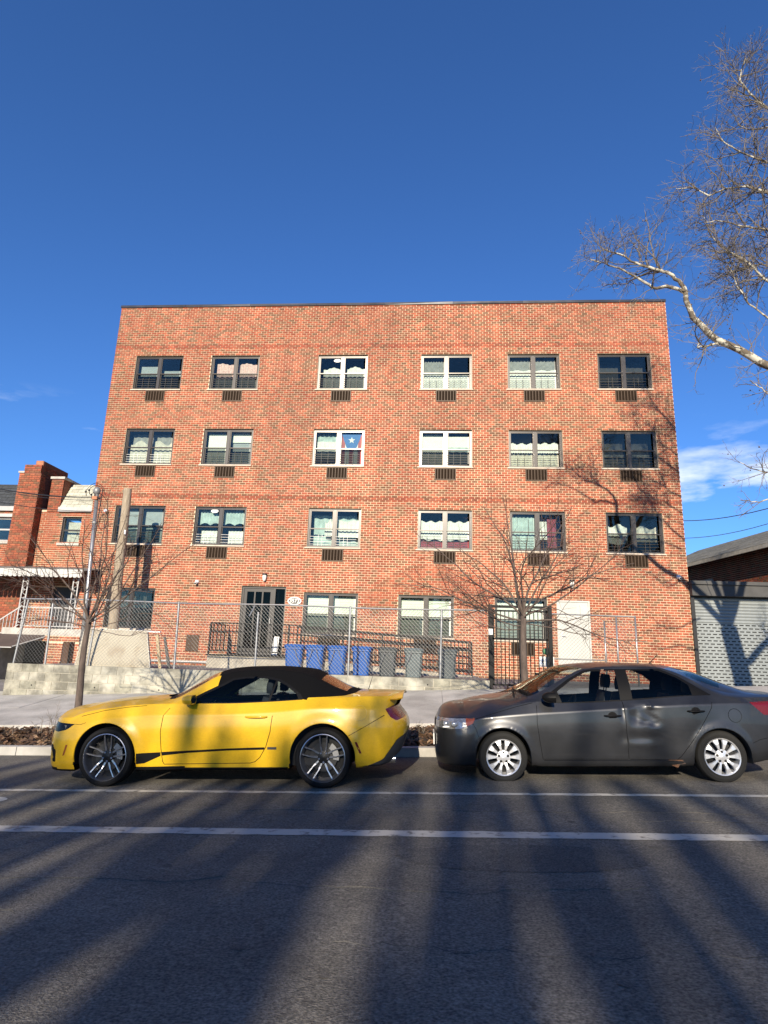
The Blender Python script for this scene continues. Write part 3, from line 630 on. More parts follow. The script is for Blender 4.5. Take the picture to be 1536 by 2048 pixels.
# ---- flag hanging inside the third-floor window, stickers, sill clutter
fx, fz = COLX[2]+MX2, ROWZ[3]+T_
fw, fh = RX-MX2, .62
fl = thing('flag', 'red, white and blue flag with a white star hung behind a window', 'flag', (fx+fw/2, FY+.22, fz-fh))
b = MB()
def flq(b, pts, y): b.add([(fx+p*fw, FY+y, fz-q*fh) for p, q in pts], [tuple(range(len(pts)))])
for k in range(5):
    b = MB(); flq(b, [(k/5, 0), ((k+1)/5, 0), ((k+1)/5, 1.9), (k/5, 1.9)], .215); b.build('stripe', 'flag_red' if k % 2 == 0 else 'flag_white', fl)
b = MB(); flq(b, [(.02, 0), (.98, 0), (.70, .97), (.30, .97)], .209); b.build('triangle', 'flag_blue', fl)
b = MB(); flq(b, [(.5+(.17 if k % 2 == 0 else .068)*math.sin(k*math.pi/5), .42-(.21 if k % 2 == 0 else .084)*math.cos(k*math.pi/5)) for k in range(10)], .203); b.build('star', 'flag_white', fl)
def sticker(x, z, w_, h_, lab): tag(MB().prism([(x+p, z+q) for p, q in plaque_outline(w_/2, h_/2, 20)], FY+FRY+.021, FY+FRY+.024).build('sticker', 'plaque_white'), lab, 'sticker', 'white window stickers')
sticker(COLX[2]+.70, ROWZ[4]-.19, .27, .13, 'white oval sticker high in a top-floor window above the flag window')
sticker(COLX[1]+.66, ROWZ[2]-.14, .27, .13, 'white oval sticker in the window straight above the louvre vent beside the door')
def cup(x, z, m, lab, s_=1.0): tag(MB().lathe([(.001, 0), (.035*s_, 0), (.048*s_, .11*s_), (.001, .11*s_)], 10, 'z', (x, FY+.25, z)).build('cup', m, smooth=True, angle=40), lab, 'cup', 'cups on window sills')
z = ROWZ[3]-WH+.055; cup(COLX[2]+.66, z, 'white_plastic', 'white cup on the sill under the flag window, left of two'); cup(COLX[2]+.79, z, 'white_plastic', 'white cup on the sill under the flag window, right of two')
z = ROWZ[4]-WH+.055
cup(COLX[5]+.46, z, 'white_plastic', 'white cup in the top right window, leftmost of four'); cup(COLX[5]+.60, z, 'white_plastic', 'white cup in the top right window, second of four', .8); cup(COLX[5]+.72, z, 'white_plastic', 'white cup in the top right window, third of four'); cup(COLX[5]+1.0, z, 'white_plastic', 'white cup in the top right window, rightmost of four', 1.1)
# ------------------------------------------------------------------ row houses beside the apartment building
mat('slate_dark', (0.045, 0.05, 0.055), 0.85, attr='bcol', var=0.2, vscale=10)
mat('shingle_pale', (0.46, 0.45, 0.36), 0.85, attr='bcol', var=0.12, vscale=8)
mat('white_paint', (0.44, 0.43, 0.41), 0.5, var=0.1, vscale=4)
mat('stone_cap', (0.45, 0.42, 0.37), 0.85, var=0.2, vscale=5)
mat('awning_metal', (0.52, 0.51, 0.47), 0.45, var=0.12, vscale=3)
mat('awning_top', (0.22, 0.22, 0.20), 0.6, var=0.15, vscale=3)
mat('brown_canopy', (0.085, 0.06, 0.05), 0.75, var=0.15, vscale=5)
mat('brick_plain', (0.22, 0.08, 0.05), .85, var=.3, vscale=12)
mat('dark_paint', (0.03, 0.03, 0.032), 0.5)
mat('porch_pot', (0.40, 0.17, 0.09), 0.85, var=0.15)
HY = 21.0
OR = (.98, 1.06, 1.05)   # the houses are a more orange brick
def brick_part(parent, rects, y, limit, tone, name='wall'):
    pass
def house(name, label, x0, x1, ops, cells):
    """brick front from z0.35 up to the white fascia"""
    h = thing(name, label, 'house', ((x0+x1)/2, HY, 0.35))
    b = MB(); wall_with_openings(b, x0, x1, 0.35, 6.40, HY+0.012, ops, 0.25)
    b.add([(x0, HY+.012, 0.35), (x0, HY+.012, 6.4), (x0, 30, 6.4), (x0, 30, .35)], [(0, 1, 2, 3)]); b.add([(x1, HY+.012, 0.35), (x1, HY+.012, 6.4), (x1, 30, 6.4), (x1, 30, .35)], [(3, 2, 1, 0)])
    b.add([(x0, 24, .35), (x1, 24, .35), (x1, 24, 7.3), (x0, 24, 7.3)], [(0, 1, 2, 3)])
    w_ = b.build('wall', 'mortar', h)
    rc = lay(x0, x1, 0.352, 74, CH, 0.2032, ops)
    vis = sorted((-q[2], i) for i, q in enumerate(rc) if q[4] and q[2] > 3.9 and q[1] > -16.6)[:150]; pk = {i for _, i in vis}
    b, fc = brick_mesh_many([q for i, q in enumerate(rc) if i not in pk], HY, tone=OR); tag(b.build('brickwork', 'brick', w_, fcol=fc), kind='stuff')
    for i in pk: q = rc[i]; obj('brick', bmo[int(rng.integers(0, 8))], w_, (q[0]-0.0055, HY+rng.normal(0, .001), q[2]-0.00625))
    return h, w_
bmo = []
for k in range(8):
    b, fc = brick_mesh_many([(0.0065, 0.2032-0.0065, 0.00725, CH-0.00725, True)], 0.0, tone=OR); bmo.append(b.mesh('brick', 'brick', fcol=fc))
def shingles(parent, x0, x1, z0, z1, lean, m, base, sw=0.26, sh=0.135):
    """mansard of lapped shingles leaning back from HY"""
    b = MB(); b.add([(x0, HY-.02, z0), (x1, HY-.02, z0), (x1, HY+lean, z1), (x0, HY+lean, z1)], [(0, 1, 2, 3)]); b.add([(x0, HY+lean, z1), (x1, HY+lean, z1), (x1, 29, z1+.1), (x0, 29, z1+.1)], [(0, 1, 2, 3)])
    rf = b.build('roof', 'slate_dark' if m == 'slate_dark' else 'stone_cap', parent)
    n = int((z1-z0)/sh)+1
    for k in range(n):
        za = z0+k*sh; zb = min(z1+.01, za+sh*1.15)
        if za > z1-.03: break
        x = x0-(sw/2 if k % 2 else 0)
        while x < x1:
            xa, xb = max(x0, x), min(x1, x+sw-.008)
            if xb-xa > .04:
                ya, yb = HY-.045+lean*(za-z0)/(z1-z0), HY-.026+lean*(zb-z0)/(z1-z0)
                bb = MB(); bb.hexa([(xa, ya, za), (xb, ya, za), (xb, ya+.02, za), (xa, ya+.02, za), (xa, yb, zb), (xb, yb, zb), (xb, yb+.012, zb), (xa, yb+.012, zb)])
                bb.build('shingle', m, rf, fcol=np.repeat((np.array(base)*rng.uniform(.8, 1.15))[None], 6, 0))
            x += sw
    return rf
def simple_window(parent, x0, x1, z0, z1, y, m, cloth=None, t=.05, sill=True):
    b = MB(); b.box(x0, x0+t, y, y+.08, z0, z1); b.box(x1-t, x1, y, y+.08, z0, z1); b.box(x0+t, x1-t, y, y+.08, z1-t, z1); b.box(x0+t, x1-t, y, y+.08, z0, z0+t); zm = (z0+z1)/2; b.box(x0+t, x1-t, y+.01, y+.07, zm-.03, zm+.03)
    w_ = b.build('window', m, parent)
    for za, zb in ((z0+t, zm-.03), (zm+.03, z1-t)): MB().box(x0+t, x1-t, y+.03, y+.035, za, zb).build('pane', 'pane', w_)
    if cloth: curtain_or_shade_sheet(w_, (x0, y, 0), t, x1-x0-t, z0+t, z1-t-.1, cloth, y=.25)
    if sill: MB().box(x0-.06, x1+.06, HY-.05, HY+.1, z0-.09, z0).build('sill', 'stone_cap', w_)
    return w_
# nearer house (pale shingles)
wr = (-13.64, -12.90, 5.16, 6.16)
porch_ops = [wr, (-13.6, -12.6, 1.95, 3.55), (-12.55, -12.1, 2.1, 3.4)]
h1, w1 = house('row_house', 'orange brick row house with pale shingle mansard and white porch', -14.52, -12.06, porch_ops, None)
simple_window(h1, *wr, HY+.1, 'guard_black', 'cloth_cream')
simple_window(h1, -12.55, -12.1, 2.1, 3.4, HY+.1, 'guard_black', 'cloth_teal', sill=False)
MB().box(-13.6, -12.6, HY+.12, HY+.16, 1.95, 3.55).build('door', 'dark_paint', h1)
MB().box(-13.82, -12.06, HY-.09, HY+.02, 6.33, 6.50).build('fascia', 'white_paint', h1)
shingles(h1, -13.80, -12.06, 6.505, 7.52, .55, 'shingle_pale', (.47, .46, .37))
b = MB(); b.box(-14.30, -13.82, HY+.012, HY+1.4, 6.3, 7.60); pp = b.build('parapet', 'brick_plain', h1)
rc = lay(-14.30, -13.82, 6.334, 15, CH, 0.2032, []); b, fc = brick_mesh_many(rc, HY, tone=OR); tag(b.build('brickwork', 'brick', pp, fcol=fc), kind='stuff')
MB().box(-14.34, -13.78, HY-.04, HY+1.45, 7.60, 7.69).build('parapet_cap', 'stone_cap', h1)
# party wall pier and chimney between the houses, standing forward
b = MB(); PY = HY-.36; b.box(-15.36, -14.532, PY+.012, HY+.6, 0.35, 7.72); b.box(-15.20, -14.562, PY+.012, HY+1.6, 7.72, 8.05); b.box(-14.86, -14.55, PY+.1, HY+1.3, 8.05, 8.22)
ch = b.build('chimney', 'brick_plain', h1)
rc = lay(-15.36, -14.52, 0.352, 91, CH, 0.2032, []); b, fc = brick_mesh_many(rc, PY, tone=OR); tag(b.build('brickwork', 'brick', ch, fcol=fc), kind='stuff')
rc = lay(-15.20, -14.55, 7.725, 4, CH, 0.2032, []); b, fc = brick_mesh_many(rc, PY, tone=(1, 1, 1)); tag(b.build('brickwork', 'brick', ch, fcol=fc), kind='stuff')
b, fc = side_bricks(-14.52, PY+.02, HY+.0, 0.352, 91, -1, OR); tag(b.build('brickwork', 'brick', ch, fcol=fc), kind='stuff')
b, fc = side_bricks(-14.55, PY+.02, HY+1.6, 7.725, 4, -1); tag(b.build('brickwork', 'brick', ch, fcol=fc), kind='stuff')
MB().box(-15.40, -15.16, PY-.03, HY+.6, 7.72, 7.79).build('chimney_cap', 'stone_cap', ch)
MB().box(-14.84, -14.57, PY+.09, PY+.5, 8.05, 8.23).build('chimney_pot', 'porch_pot', ch)
# further house (dark slate), cut by the picture edge
wl = (-16.5, -15.46, 5.18, 6.10)
h2, w2 = house('row_house', 'brick row house with dark slate mansard at the picture edge', -19.5, -15.36, [wl], None)
simple_window(h2, *wl, HY+.08, 'white_paint', None, .07)
MB().box(-19.5, -15.36, HY-.09, HY+.02, 6.33, 6.50).build('fascia', 'white_paint', h2); MB().box(-16.6, -15.40, HY-.05, HY+.02, 6.10, 6.22).build('lintel', 'white_paint', h2)
shingles(h2, -17.6, -15.36, 6.505, 7.50, .55, 'slate_dark', (.05, .055, .06))
MB().box(-19.5, -17.61, HY-.02, HY+2, 6.505, 7.5).build('dormer', 'slate_dark', h2)
# porch: slab, awning, posts, railing, steps
PF = 19.3
b = MB(); b.box(-14.0, -11.30, PF, HY+.01, 1.80, 2.02); slab = b.build('porch_floor', 'stone_cap', h1)
b = MB(); b.box(-13.55, -11.32, PF+.012, PF+.2, 1.62, 1.80); pl_ = b.build('porch_beam', 'mortar', h1)
rc = lay(-13.55, -11.32, 1.625, 2, CH, 0.2032, []); b, fc = brick_mesh_many(rc, PF, tone=OR); tag(b.build('brickwork', 'brick', pl_, fcol=fc), kind='stuff')
for xa, xb in ((-12.42, -11.86), (-11.45, -11.32)):
    b = MB(); b.box(xa, xb, PF+.022, PF+.4, 0.35, 1.62); pr = b.build('porch_pier', 'mortar', h1); rc = lay(xa, xb, 0.352, 15, CH, 0.2032, []); b, fc = brick_mesh_many(rc, PF+.01, tone=OR); tag(b.build('brickwork', 'brick', pr, fcol=fc), kind='stuff')
b = MB(); b.box(-15.2, -11.3, HY-.02, HY+.0, 0.35, 1.8); b.build('porch_shade_sheet', 'interior_dark', h1)  # dark sheet added as the shade in the openings under the porch
aw = MB(); xs = np.linspace(-16.4, -11.42, 110)   # corrugated aluminium awning
G = [[(x, HY-.02, 4.25+.02*math.sin(x*42)), (x, PF+.25, 4.02+.025*math.sin(x*42)), (x, PF-.15, 3.93+.03*math.sin(x*42))] for x in xs]
aw.grid(np.array(G)); awn = aw.build('awning', 'awning_top', h1, smooth=True)
for k in range(31):   # scalloped front valance
    x = -16.4+k*.16; b = MB(); P = [(x+.005, 3.95), (x+.155, 3.95)]+[(x+.08+.075*math.cos(a), 3.73-.05*math.sin(a)) for a in np.linspace(0, math.pi, 6)]
    b.prism(P, PF-.19, PF-.155); b.build('valance', 'awning_metal', awn)
for x in (-13.5, -11.75):   # wrought-iron posts
    b = MB()
    for q in (-.085, .085): b.box(x+q-.018, x+q+.018, PF+.04, PF+.076, 2.02, 3.72)
    for k in range(6):
        z = 2.2+k*.27; P = [(x+.06*math.sin(t*6.28)*(1 if k % 2 else -1), PF+.058, z+.24*t) for t in np.linspace(0, 1, 9)]; b.tube(P, .009, 5)
        b.box(x-.07, x+.07, PF+.05, PF+.066, z-.012, z+.002)
    b.build('porch_post', 'white_paint', h1)
b = MB(); b.box(-13.45, -11.42, PF+.03, PF+.07, 2.68, 2.72); b.box(-13.45, -11.42, PF+.035, PF+.065, 2.08, 2.11)
for x in np.arange(-13.4, -11.43, .11): b.box(x-.009, x+.009, PF+.041, PF+.059, 2.11, 2.68)
b.build('porch_railing', 'white_paint', h1)
b = MB(); b.bar((-13.5, PF+.05, 2.72), (-14.9, PF+.05, 1.75), .04, .04); b.bar((-13.5, PF+.05, 2.12), (-14.9, PF+.05, 1.15), .03, .03)
for t in np.linspace(.05, .98, 12): x, z = -13.5-1.4*t, 2.72-.97*t; b.box(x-.009, x+.009, PF+.041, PF+.059, z-.6, z)
b.build('stair_railing', 'white_paint', h1)
b = MB()
for k in range(7): b.box(-14.0-.26*(k+1), -14.0-.26*k, PF+.1, HY-.4, .35, 1.86-.19*k)
b.build('steps', 'stone_cap', h1)
MB().hexa([(-14.6, PF-.75, 1.36), (-13.05, PF-.75, 1.40), (-12.5, PF+.02, 1.78), (-14.6, PF+.02, 1.78), (-14.6, PF-.75, 1.40), (-13.05, PF-.75, 1.43), (-12.5, PF+.02, 1.82), (-14.6, PF+.02, 1.82)]).build('basement_canopy', 'brown_canopy', h1)
b = MB(); b.bar((-12.5, PF+.0, 1.76), (-13.05, PF-.74, 1.42), .03, .03); b.bar((-14.6, PF-.74, 1.38), (-13.05, PF-.74, 1.39), .05, .03); b.build('canopy_rail', 'white_paint', h1)
b = MB(); b.box(-15.3, -14.62, HY-.06, HY+.02, 2.0, 3.6); b.build('front_door', 'white_paint', h2)
# porch things
b = MB(); b.lathe([(.001, 0), (.17, 0), (.22, .32), (.25, .34), (.25, .40), (.001, .40)], 16, 'z', (-12.75, PF+.4, 2.02)); tag(b.build('flower_pot', 'porch_pot', smooth=True, angle=40), 'terracotta flower pot behind the white porch railing', 'flower pot')

# ------------------------------------------------------------------ garage with roller shutter
mat('shutter', (0.25, 0.27, 0.265), 0.5, metal=0.25, var=0.14, vscale=2.5)
mat('shutter_dark', (0.03, 0.032, 0.032), 0.8)
mat('black_steel', (0.018, 0.018, 0.018), 0.45, metal=0.3)
mat('fascia_dark', (0.06, 0.058, 0.055), 0.7, var=0.25, vscale=2)
gx0, gx1 = 8.30, 14.6; gy = 20.2
ga = thing('garage', 'one-storey garage with grey perforated roll-down shutter', 'garage', (11.4, gy, .93))
b = MB(); b.box(gx0, gx1, gy+.25, 26, .8, 4.0); b.box(gx0, gx1, gy+.05, gy+.25, 3.66, 4.0); b.build('wall', 'fascia_dark', ga)
b = MB(); b.box(gx0-.02, gx1, gy-.28, gy+.05, 3.70, 4.05); b.build('shutter_box', 'fascia_dark', ga); MB().box(gx0-.05, gx1, gy-.34, gy+.3, 4.05, 4.16).build('roof_edge', 'fascia_dark', ga)
MB().box(gx0-.02, gx0+.09, gy-.12, gy+.05, .85, 3.70).build('guide_rail', 'black_steel', ga); MB().box(gx1-.1, gx1, gy-.12, gy+.05, .85, 3.70).build('guide_rail', 'black_steel', ga)
sh = MB().box(gx0+.05, gx1-.05, gy+.03, gy+.045, .92, 3.70).build('shutter', 'shutter_dark', ga)
def slat_solid():
    b = MB(); zs = np.linspace(0, .098, 6); G = [[(x, -.022*math.sin(math.pi*z/.098), z) for z in zs] for x in (0, gx1-gx0-.2)]; b.grid(np.array(G)); return b.mesh('slat', 'shutter', smooth=True)
def slat_perf():
    b = MB(); L_ = gx1-gx0-.2
    for za, zb in ((0, .032), (.070, .098)): b.box(0, L_, -.014, 0, za, zb)
    x = 0
    while x < L_: b.box(x, min(L_, x+.055), -.012, -.002, .032, .070); x += .185
    return b.mesh('slat', 'shutter')
s1, s2 = slat_solid(), slat_perf(); z = .955; k = 0
while z < 3.66:
    o = obj('slat', s2 if z < 2.78 else s1, sh, (gx0+.1-(.0925 if (k % 2 and z < 2.78) else 0), gy+.02, z)); z += .1005; k += 1
MB().box(gx0+.1, gx1-.1, gy-.02, gy+.025, .93, .955).build('bottom_bar', 'black_steel', sh)

# ------------------------------------------------------------------ house behind the garage
mat('roof_grey', (0.30, 0.29, 0.26), 0.85, attr='bcol', var=0.2, vscale=6)
hb = thing('house', 'shade-toned brick house with long grey shingle roof behind the garage', 'house', (13.5, 27, .9))
rot = R(8.87); ca, sa = math.cos(rot), math.sin(rot); O = np.array([12.4119, 23.0])
def hp(u, v, z): return (O[0]-sa*u+ca*v, O[1]+ca*u+sa*v, z)      # u along the wall (away), v into the house
EZ = 6.04
b = MB(); ua, ub = -3.5, 9.0
b.hexa([hp(ua, .5, .9), hp(ub, .5, .9), hp(ub, 7, .9), hp(ua, 7, .9), hp(ua, .5, EZ+.1), hp(ub, .5, EZ+.1), hp(ub, 7, EZ+.1), hp(ua, 7, EZ+.1)]); hw = b.build('wall', 'mortar', hb)
rc = lay(ua, ub, 3.6, 30, CH, .2032, []); b, fc = brick_mesh_many(rc, 0, .03, (.8, .8, .8)); V = b.v[0].copy(); nv = V.copy()  # brick tone lowered: the wall's shade is put into its colour
for i in range(len(V)): nv[i] = hp(V[i, 0], .488+V[i, 1], V[i, 2])
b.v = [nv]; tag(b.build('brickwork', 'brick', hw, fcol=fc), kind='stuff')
RZ, RV = EZ+1.45, 3.2
b = MB(); b.hexa([hp(ua-.4, 0, EZ-.08), hp(ub+.3, 0, EZ-.08), hp(ub+.3, RV, RZ-.1), hp(ua-.4, RV, RZ-.1), hp(ua-.4, 0, EZ), hp(ub+.3, 0, EZ), hp(ub+.3, RV, RZ), hp(ua-.4, RV, RZ)]); rf = b.build('roof', 'stone_cap', hb)
b = MB(); b.hexa([hp(ua-.4, RV, RZ-.1), hp(ub+.3, RV, RZ-.1), hp(ub+.3, 7, EZ), hp(ua-.4, 7, EZ), hp(ua-.4, RV, RZ), hp(ub+.3, RV, RZ), hp(ub+.3, 7, EZ+.1), hp(ua-.4, 7, EZ+.1)]); b.build('roof', 'stone_cap', hb)
def rp(u, t, h): p = hp(u, RV*t, EZ+(RZ-EZ)*t); return (p[0]-.3*h, p[1], p[2]+.9*h)
ns = 18
for k in range(ns):      # shingle courses on the visible slope
    t0, t1 = k/ns, min(1, (k+1.15)/ns); u = ua-.4-(.4 if k % 2 else 0)
    while u < ub+.3:
        uA, uB = max(ua-.4, u), min(ub+.3, u+.8-.01)
        if uB-uA > .1:
            b = MB(); b.hexa([rp(uA, t0, 0.0), rp(uB, t0, 0.0), rp(uB, t1, 0.0), rp(uA, t1, 0.0), rp(uA, t0, .03), rp(uB, t0, .03), rp(uB, t1, .012), rp(uA, t1, .012)])
            b.build('shingle', 'roof_grey', rf, fcol=np.repeat((np.array((.31, .30, .265))*rng.uniform(.75, 1.12))[None], 6, 0))
        u += .8
MB().hexa([hp(ua-.4, -.06, EZ-.16), hp(ub+.3, -.06, EZ-.16), hp(ub+.3, .03, EZ-.16), hp(ua-.4, .03, EZ-.16), hp(ua-.4, -.06, EZ-.02), hp(ub+.3, -.06, EZ-.02), hp(ub+.3, .03, EZ-.02), hp(ua-.4, .03, EZ-.02)]).build('gutter', 'stone_cap', hb)
for u0, wd_, zt, zb in ((-0.15, .62, 5.32, 4.2), (4.2, 1.0, 5.25, 4.2)):
    b = MB(); t = .09
    for (a, c, d, e) in ((u0, u0+t, zb, zt), (u0+wd_-t, u0+wd_, zb, zt), (u0+t, u0+wd_-t, zt-t, zt), (u0+t, u0+wd_-t, zb, zb+t)):
        b.hexa([hp(a, .42, d), hp(c, .42, d), hp(c, .55, d), hp(a, .55, d), hp(a, .42, e), hp(c, .42, e), hp(c, .55, e), hp(a, .55, e)])
    wo = b.build('window', 'white_paint', hb); b = MB(); b.hexa([hp(u0+t, .475, zb+t), hp(u0+wd_-t, .475, zb+t), hp(u0+wd_-t, .485, zb+t), hp(u0+t, .485, zb+t), hp(u0+t, .475, zt-t), hp(u0+wd_-t, .475, zt-t), hp(u0+wd_-t, .485, zt-t), hp(u0+t, .485, zt-t)]); b.build('pane', 'pane_dark', wo)
# ------------------------------------------------------------------ chain-link fence on the wall
mat('galv', (0.36, 0.36, 0.355), 0.4, metal=0.7, var=0.12, vscale=4)
mat('galv_dull', (0.24, 0.24, 0.235), 0.5, metal=0.4)
mat('iron_black', (0.009, 0.009, 0.009), 0.55, spec=.2)
mat('concrete_pale', (0.46, 0.42, 0.34), 0.88, c2=(0.30, 0.27, 0.21), vscale=2.2, detail=8, bump=.3, bscale=40)
mat('bin_blue', (0.004, 0.085, 0.36), 0.48, var=0.15, vscale=3); mat('bin_grey', (0.075, 0.095, 0.10), 0.5, var=0.18, vscale=3); mat('bin_charcoal', (0.045, 0.055, 0.06), 0.5, var=0.18, vscale=3); mat('bin_pale', (0.11, 0.14, 0.145), 0.5, var=0.18, vscale=3)
mat('rubber', (0.02, 0.02, 0.02), 0.85)
mat('mattress_cloth', (0.46, 0.42, 0.33), 0.95, c2=(0.31, 0.25, 0.17), vscale=2.2, detail=7, lo=.42, hi=.72, bump=.25, bscale=14)
mat('wood_pale', (0.48, 0.37, 0.22), 0.8, var=.25, vscale=6, stretch=(6, 6, .8)); mat('pole_wood', (0.40, 0.33, 0.24), 0.9, c2=(0.25, 0.20, 0.14), vscale=5, stretch=(7, 7, .7), bump=.6, bscale=12)
def chain_mesh(x0, x1, z0, z1, y, px=.092):
    s_ = px; H_ = z1-z0; b = MB(); P = []
    k0 = math.floor((x0-H_)/s_); k1 = math.ceil(x1/s_)+1
    for k in range(k0, k1):
        for sg in (1, -1):
            xa = k*s_ if sg == 1 else k*s_+H_; xb = xa+sg*H_   # 45 degree wires
            ta, tb = 0.0, 1.0
            lo, hi = min(xa, xb), max(xa, xb)
            if hi <= x0 or lo >= x1: continue
            def tt(x): return (x-xa)/(xb-xa)
            t0 = max(0, min(tt(x0), tt(x1))); t1 = min(1, max(tt(x0), tt(x1)))
            if t1-t0 < .01: continue
            P.append([(xa+(xb-xa)*t, y+.003*sg, z0+H_*t) for t in (t0, t1)])
    b.tubes(np.array(P), np.full((len(P), 2), .0031), 3); return b
fe = thing('chain_link_fence', 'galvanised chain-link fence on top of the block wall', 'fence', (-4.5, 14.93, 1.035))
FT = 2.64
tag(chain_mesh(-10.4, 1.42, 1.06, FT-.02, 14.93).build('chain_mesh', 'galv_dull', fe), kind='stuff')
b = MB(); P = [(x, 14.93, FT+.012*math.sin(x*1.3)) for x in np.linspace(-10.42, 1.42, 40)]; b.tube(P, .02, 8); b.build('top_rail', 'galv', fe)
for x, zt, lean in ((-10.38, FT-.05, .12), (-9.55, FT-.1, -.04), (-8.45, FT-.1, .05), (-6.23, FT, -.06), (-4.22, FT-.2, -.02), (-1.93, FT, -.02), (.265, FT-.03, .02)):
    b = MB(); b.tube([(x, 14.93, 1.0), (x+lean, 14.93, zt)], .027, 10); b.sphere((x+lean, 14.93, zt), .031, 10, 5); b.build('post', 'galv', fe, smooth=True, angle=50)
b = MB(); b.tube([(-4.45, 14.9, 2.35), (-4.33, 14.91, 2.62)], .018, 6); b.build('broken_brace', 'galv', fe)
# ------------------------------------------------------------------ iron gate
ig = thing('iron_gate', 'black iron picket gate between two posts behind the bare tree', 'gate', (2.15, 14.93, .85))
for x in (1.45, 2.86): b = MB(); b.box(x-.045, x+.045, 14.885, 14.975, .78, 2.80); b.build('post', 'iron_black', ig)
b = MB(); b.box(1.495, 2.815, 14.91, 14.95, 2.73, 2.79); b.build('top_bar', 'iron_black', ig)
b = MB(); b.box(1.50, 2.80, 14.91, 14.95, .92, .96); b.box(1.50, 2.80, 14.91, 14.95, 1.98, 2.02); b.box(1.50, 1.54, 14.91, 14.95, .92, 2.70); b.box(2.12, 2.18, 14.90, 14.96, .86, 2.70); b.box(2.76, 2.80, 14.91, 14.95, .92, 2.70); b.box(1.5, 2.8, 14.91, 14.95, 2.64, 2.68); b.build('frame', 'iron_black', ig)
for x in np.arange(1.60, 2.75, .098): b = MB(); b.box(x-.010, x+.010, 14.92, 14.94, .96, 2.64); b.build('picket', 'iron_black', ig)
b = MB(); b.box(1.40, 1.50, 14.86, 14.885, 2.08, 2.22); b.build('lock_box', 'steel', ig); b = MB(); b.sphere((2.23, 14.88, 1.73), .035, 8, 5); b.build('knob', 'white_plastic', ig)
tag(MB().box(2.62, 2.98, 15.18, 15.2, 1.38, 1.62).build('sign', 'white_plastic'), 'white sign with blue figures behind the gate post', 'sign')
o = [x for x in col.objects if x.name.startswith('sign')][0]
b = MB(); b.sphere((2.70, 15.175, 1.55), .02, 8, 4, (1, .3, 1)); b.bar((2.70, 15.175, 1.54), (2.70, 15.175, 1.48), .03, .004, (0, 1, 0))
for q in ((-.05, .02), (.05, .02), (-.04, -.06), (.04, -.06)): b.bar((2.70, 15.175, 1.50), (2.70+q[0], 15.175, 1.50+q[1]), .015, .004, (0, 1, 0))
b.build('pictogram', 'flag_blue', o)
mat('sign_green', (0.09, 0.24, 0.13), .6)
b = MB(); b.sphere((2.84, 15.3, 1.74), .12, 10, 6, (1, .6, .7)); tag(b.build('green_bag', 'sign_green', smooth=True), 'small green bundle hanging behind the gate post', 'bag')
# ------------------------------------------------------------------ small chain-link enclosure by the white door
en = thing('fence_panel', 'galvanised chain-link panel in front of the white steel door', 'fence', (4.2, 16, 1.0))
tag(chain_mesh(3.10, 5.19, 1.02, 2.62, 16.0).build('chain_mesh', 'galv_dull', en), kind='stuff')
for x, zt in ((4.42, 2.55), (4.72, 2.66), (5.19, 2.70), (3.08, 2.7)): b = MB(); b.tube([(x, 16, .9), (x, 16, zt)], .022, 10); b.build('post', 'galv', en, smooth=True)
b = MB(); b.tube([(3.08, 16, 2.70), (5.19, 16, 2.68)], .018, 8); b.build('top_rail', 'galv', en); b = MB(); b.tube([(3.08, 16, 1.58), (4.4, 16, 1.58)], .016, 8); b.build('mid_rail', 'galv_dull', en)
# ------------------------------------------------------------------ access ramp with railings
rm = thing('access_ramp', 'concrete entrance ramp with black iron railings behind the bins', 'ramp', (-2.7, 18.4, 1.0))
b = MB(); b.box(-6.70, -4.25, 18.4, 20.08, 1.0, 1.36); b.build('landing', 'concrete_pale', rm)
b = MB(); b.hexa([(-4.25, 18.4, .99), (1.25, 18.4, .99), (1.25, 19.7, .99), (-4.25, 19.7, .99), (-4.25, 18.4, 1.36), (1.25, 18.4, 1.02), (1.25, 19.7, 1.02), (-4.25, 19.7, 1.36)]); b.build('slope', 'concrete_pale', rm)
MB().box(-6.74, -4.2, 18.36, 20.1, 1.362, 1.40).build('landing_edge', 'iron_black', rm)
def rz(x): return 1.36 if x < -4.25 else 1.36-.34*(x+4.25)/5.5
def railing(y, xs_, h=.97):
    b = MB()
    for xa, xb in zip(xs_[:-1], xs_[1:]):
        for hh in (h, h-.25, .14): b.bar((xa, y, rz(xa)+hh), (xb, y, rz(xb)+hh), .036, .036)
    b.build('rail', 'iron_black', rm)
    for x in xs_: MB().box(x-.022, x+.022, y-.022, y+.022, rz(x)-.35 if x < -6.6 else rz(x)-.05, rz(x)+h).build('post', 'iron_black', rm)
    x = xs_[0]+.1
    while x < xs_[-1]: b = MB(); b.box(x-.0085, x+.0085, y-.0085, y+.0085, rz(x)+.14, rz(x)+h-.0); b.build('baluster', 'iron_black', rm); x += .118
railing(18.43, [-6.68, -4.25, -2.6, -.85, 1.24]); railing(19.68, [-4.25, -1.5, 1.24])
b = MB()
for hh in (.97, .72, .14): b.bar((-6.68, 18.43, 1.36+hh), (-6.68, 20.05, 1.36+hh), .03, .03)
for y in np.arange(18.53, 20.05, .118): b.box(-6.686, -6.674, y-.006, y+.006, 1.5, 2.33)
b.build('rail', 'iron_black', rm)
b = MB(); b.tube([(-9.2, 19.6, 1.12), (-6.85, 19.6, 1.12)], .045, 10); tag(b.build('drain_pipe', 'galv'), 'grey horizontal pipe along the foot of the brick wall', 'pipe')
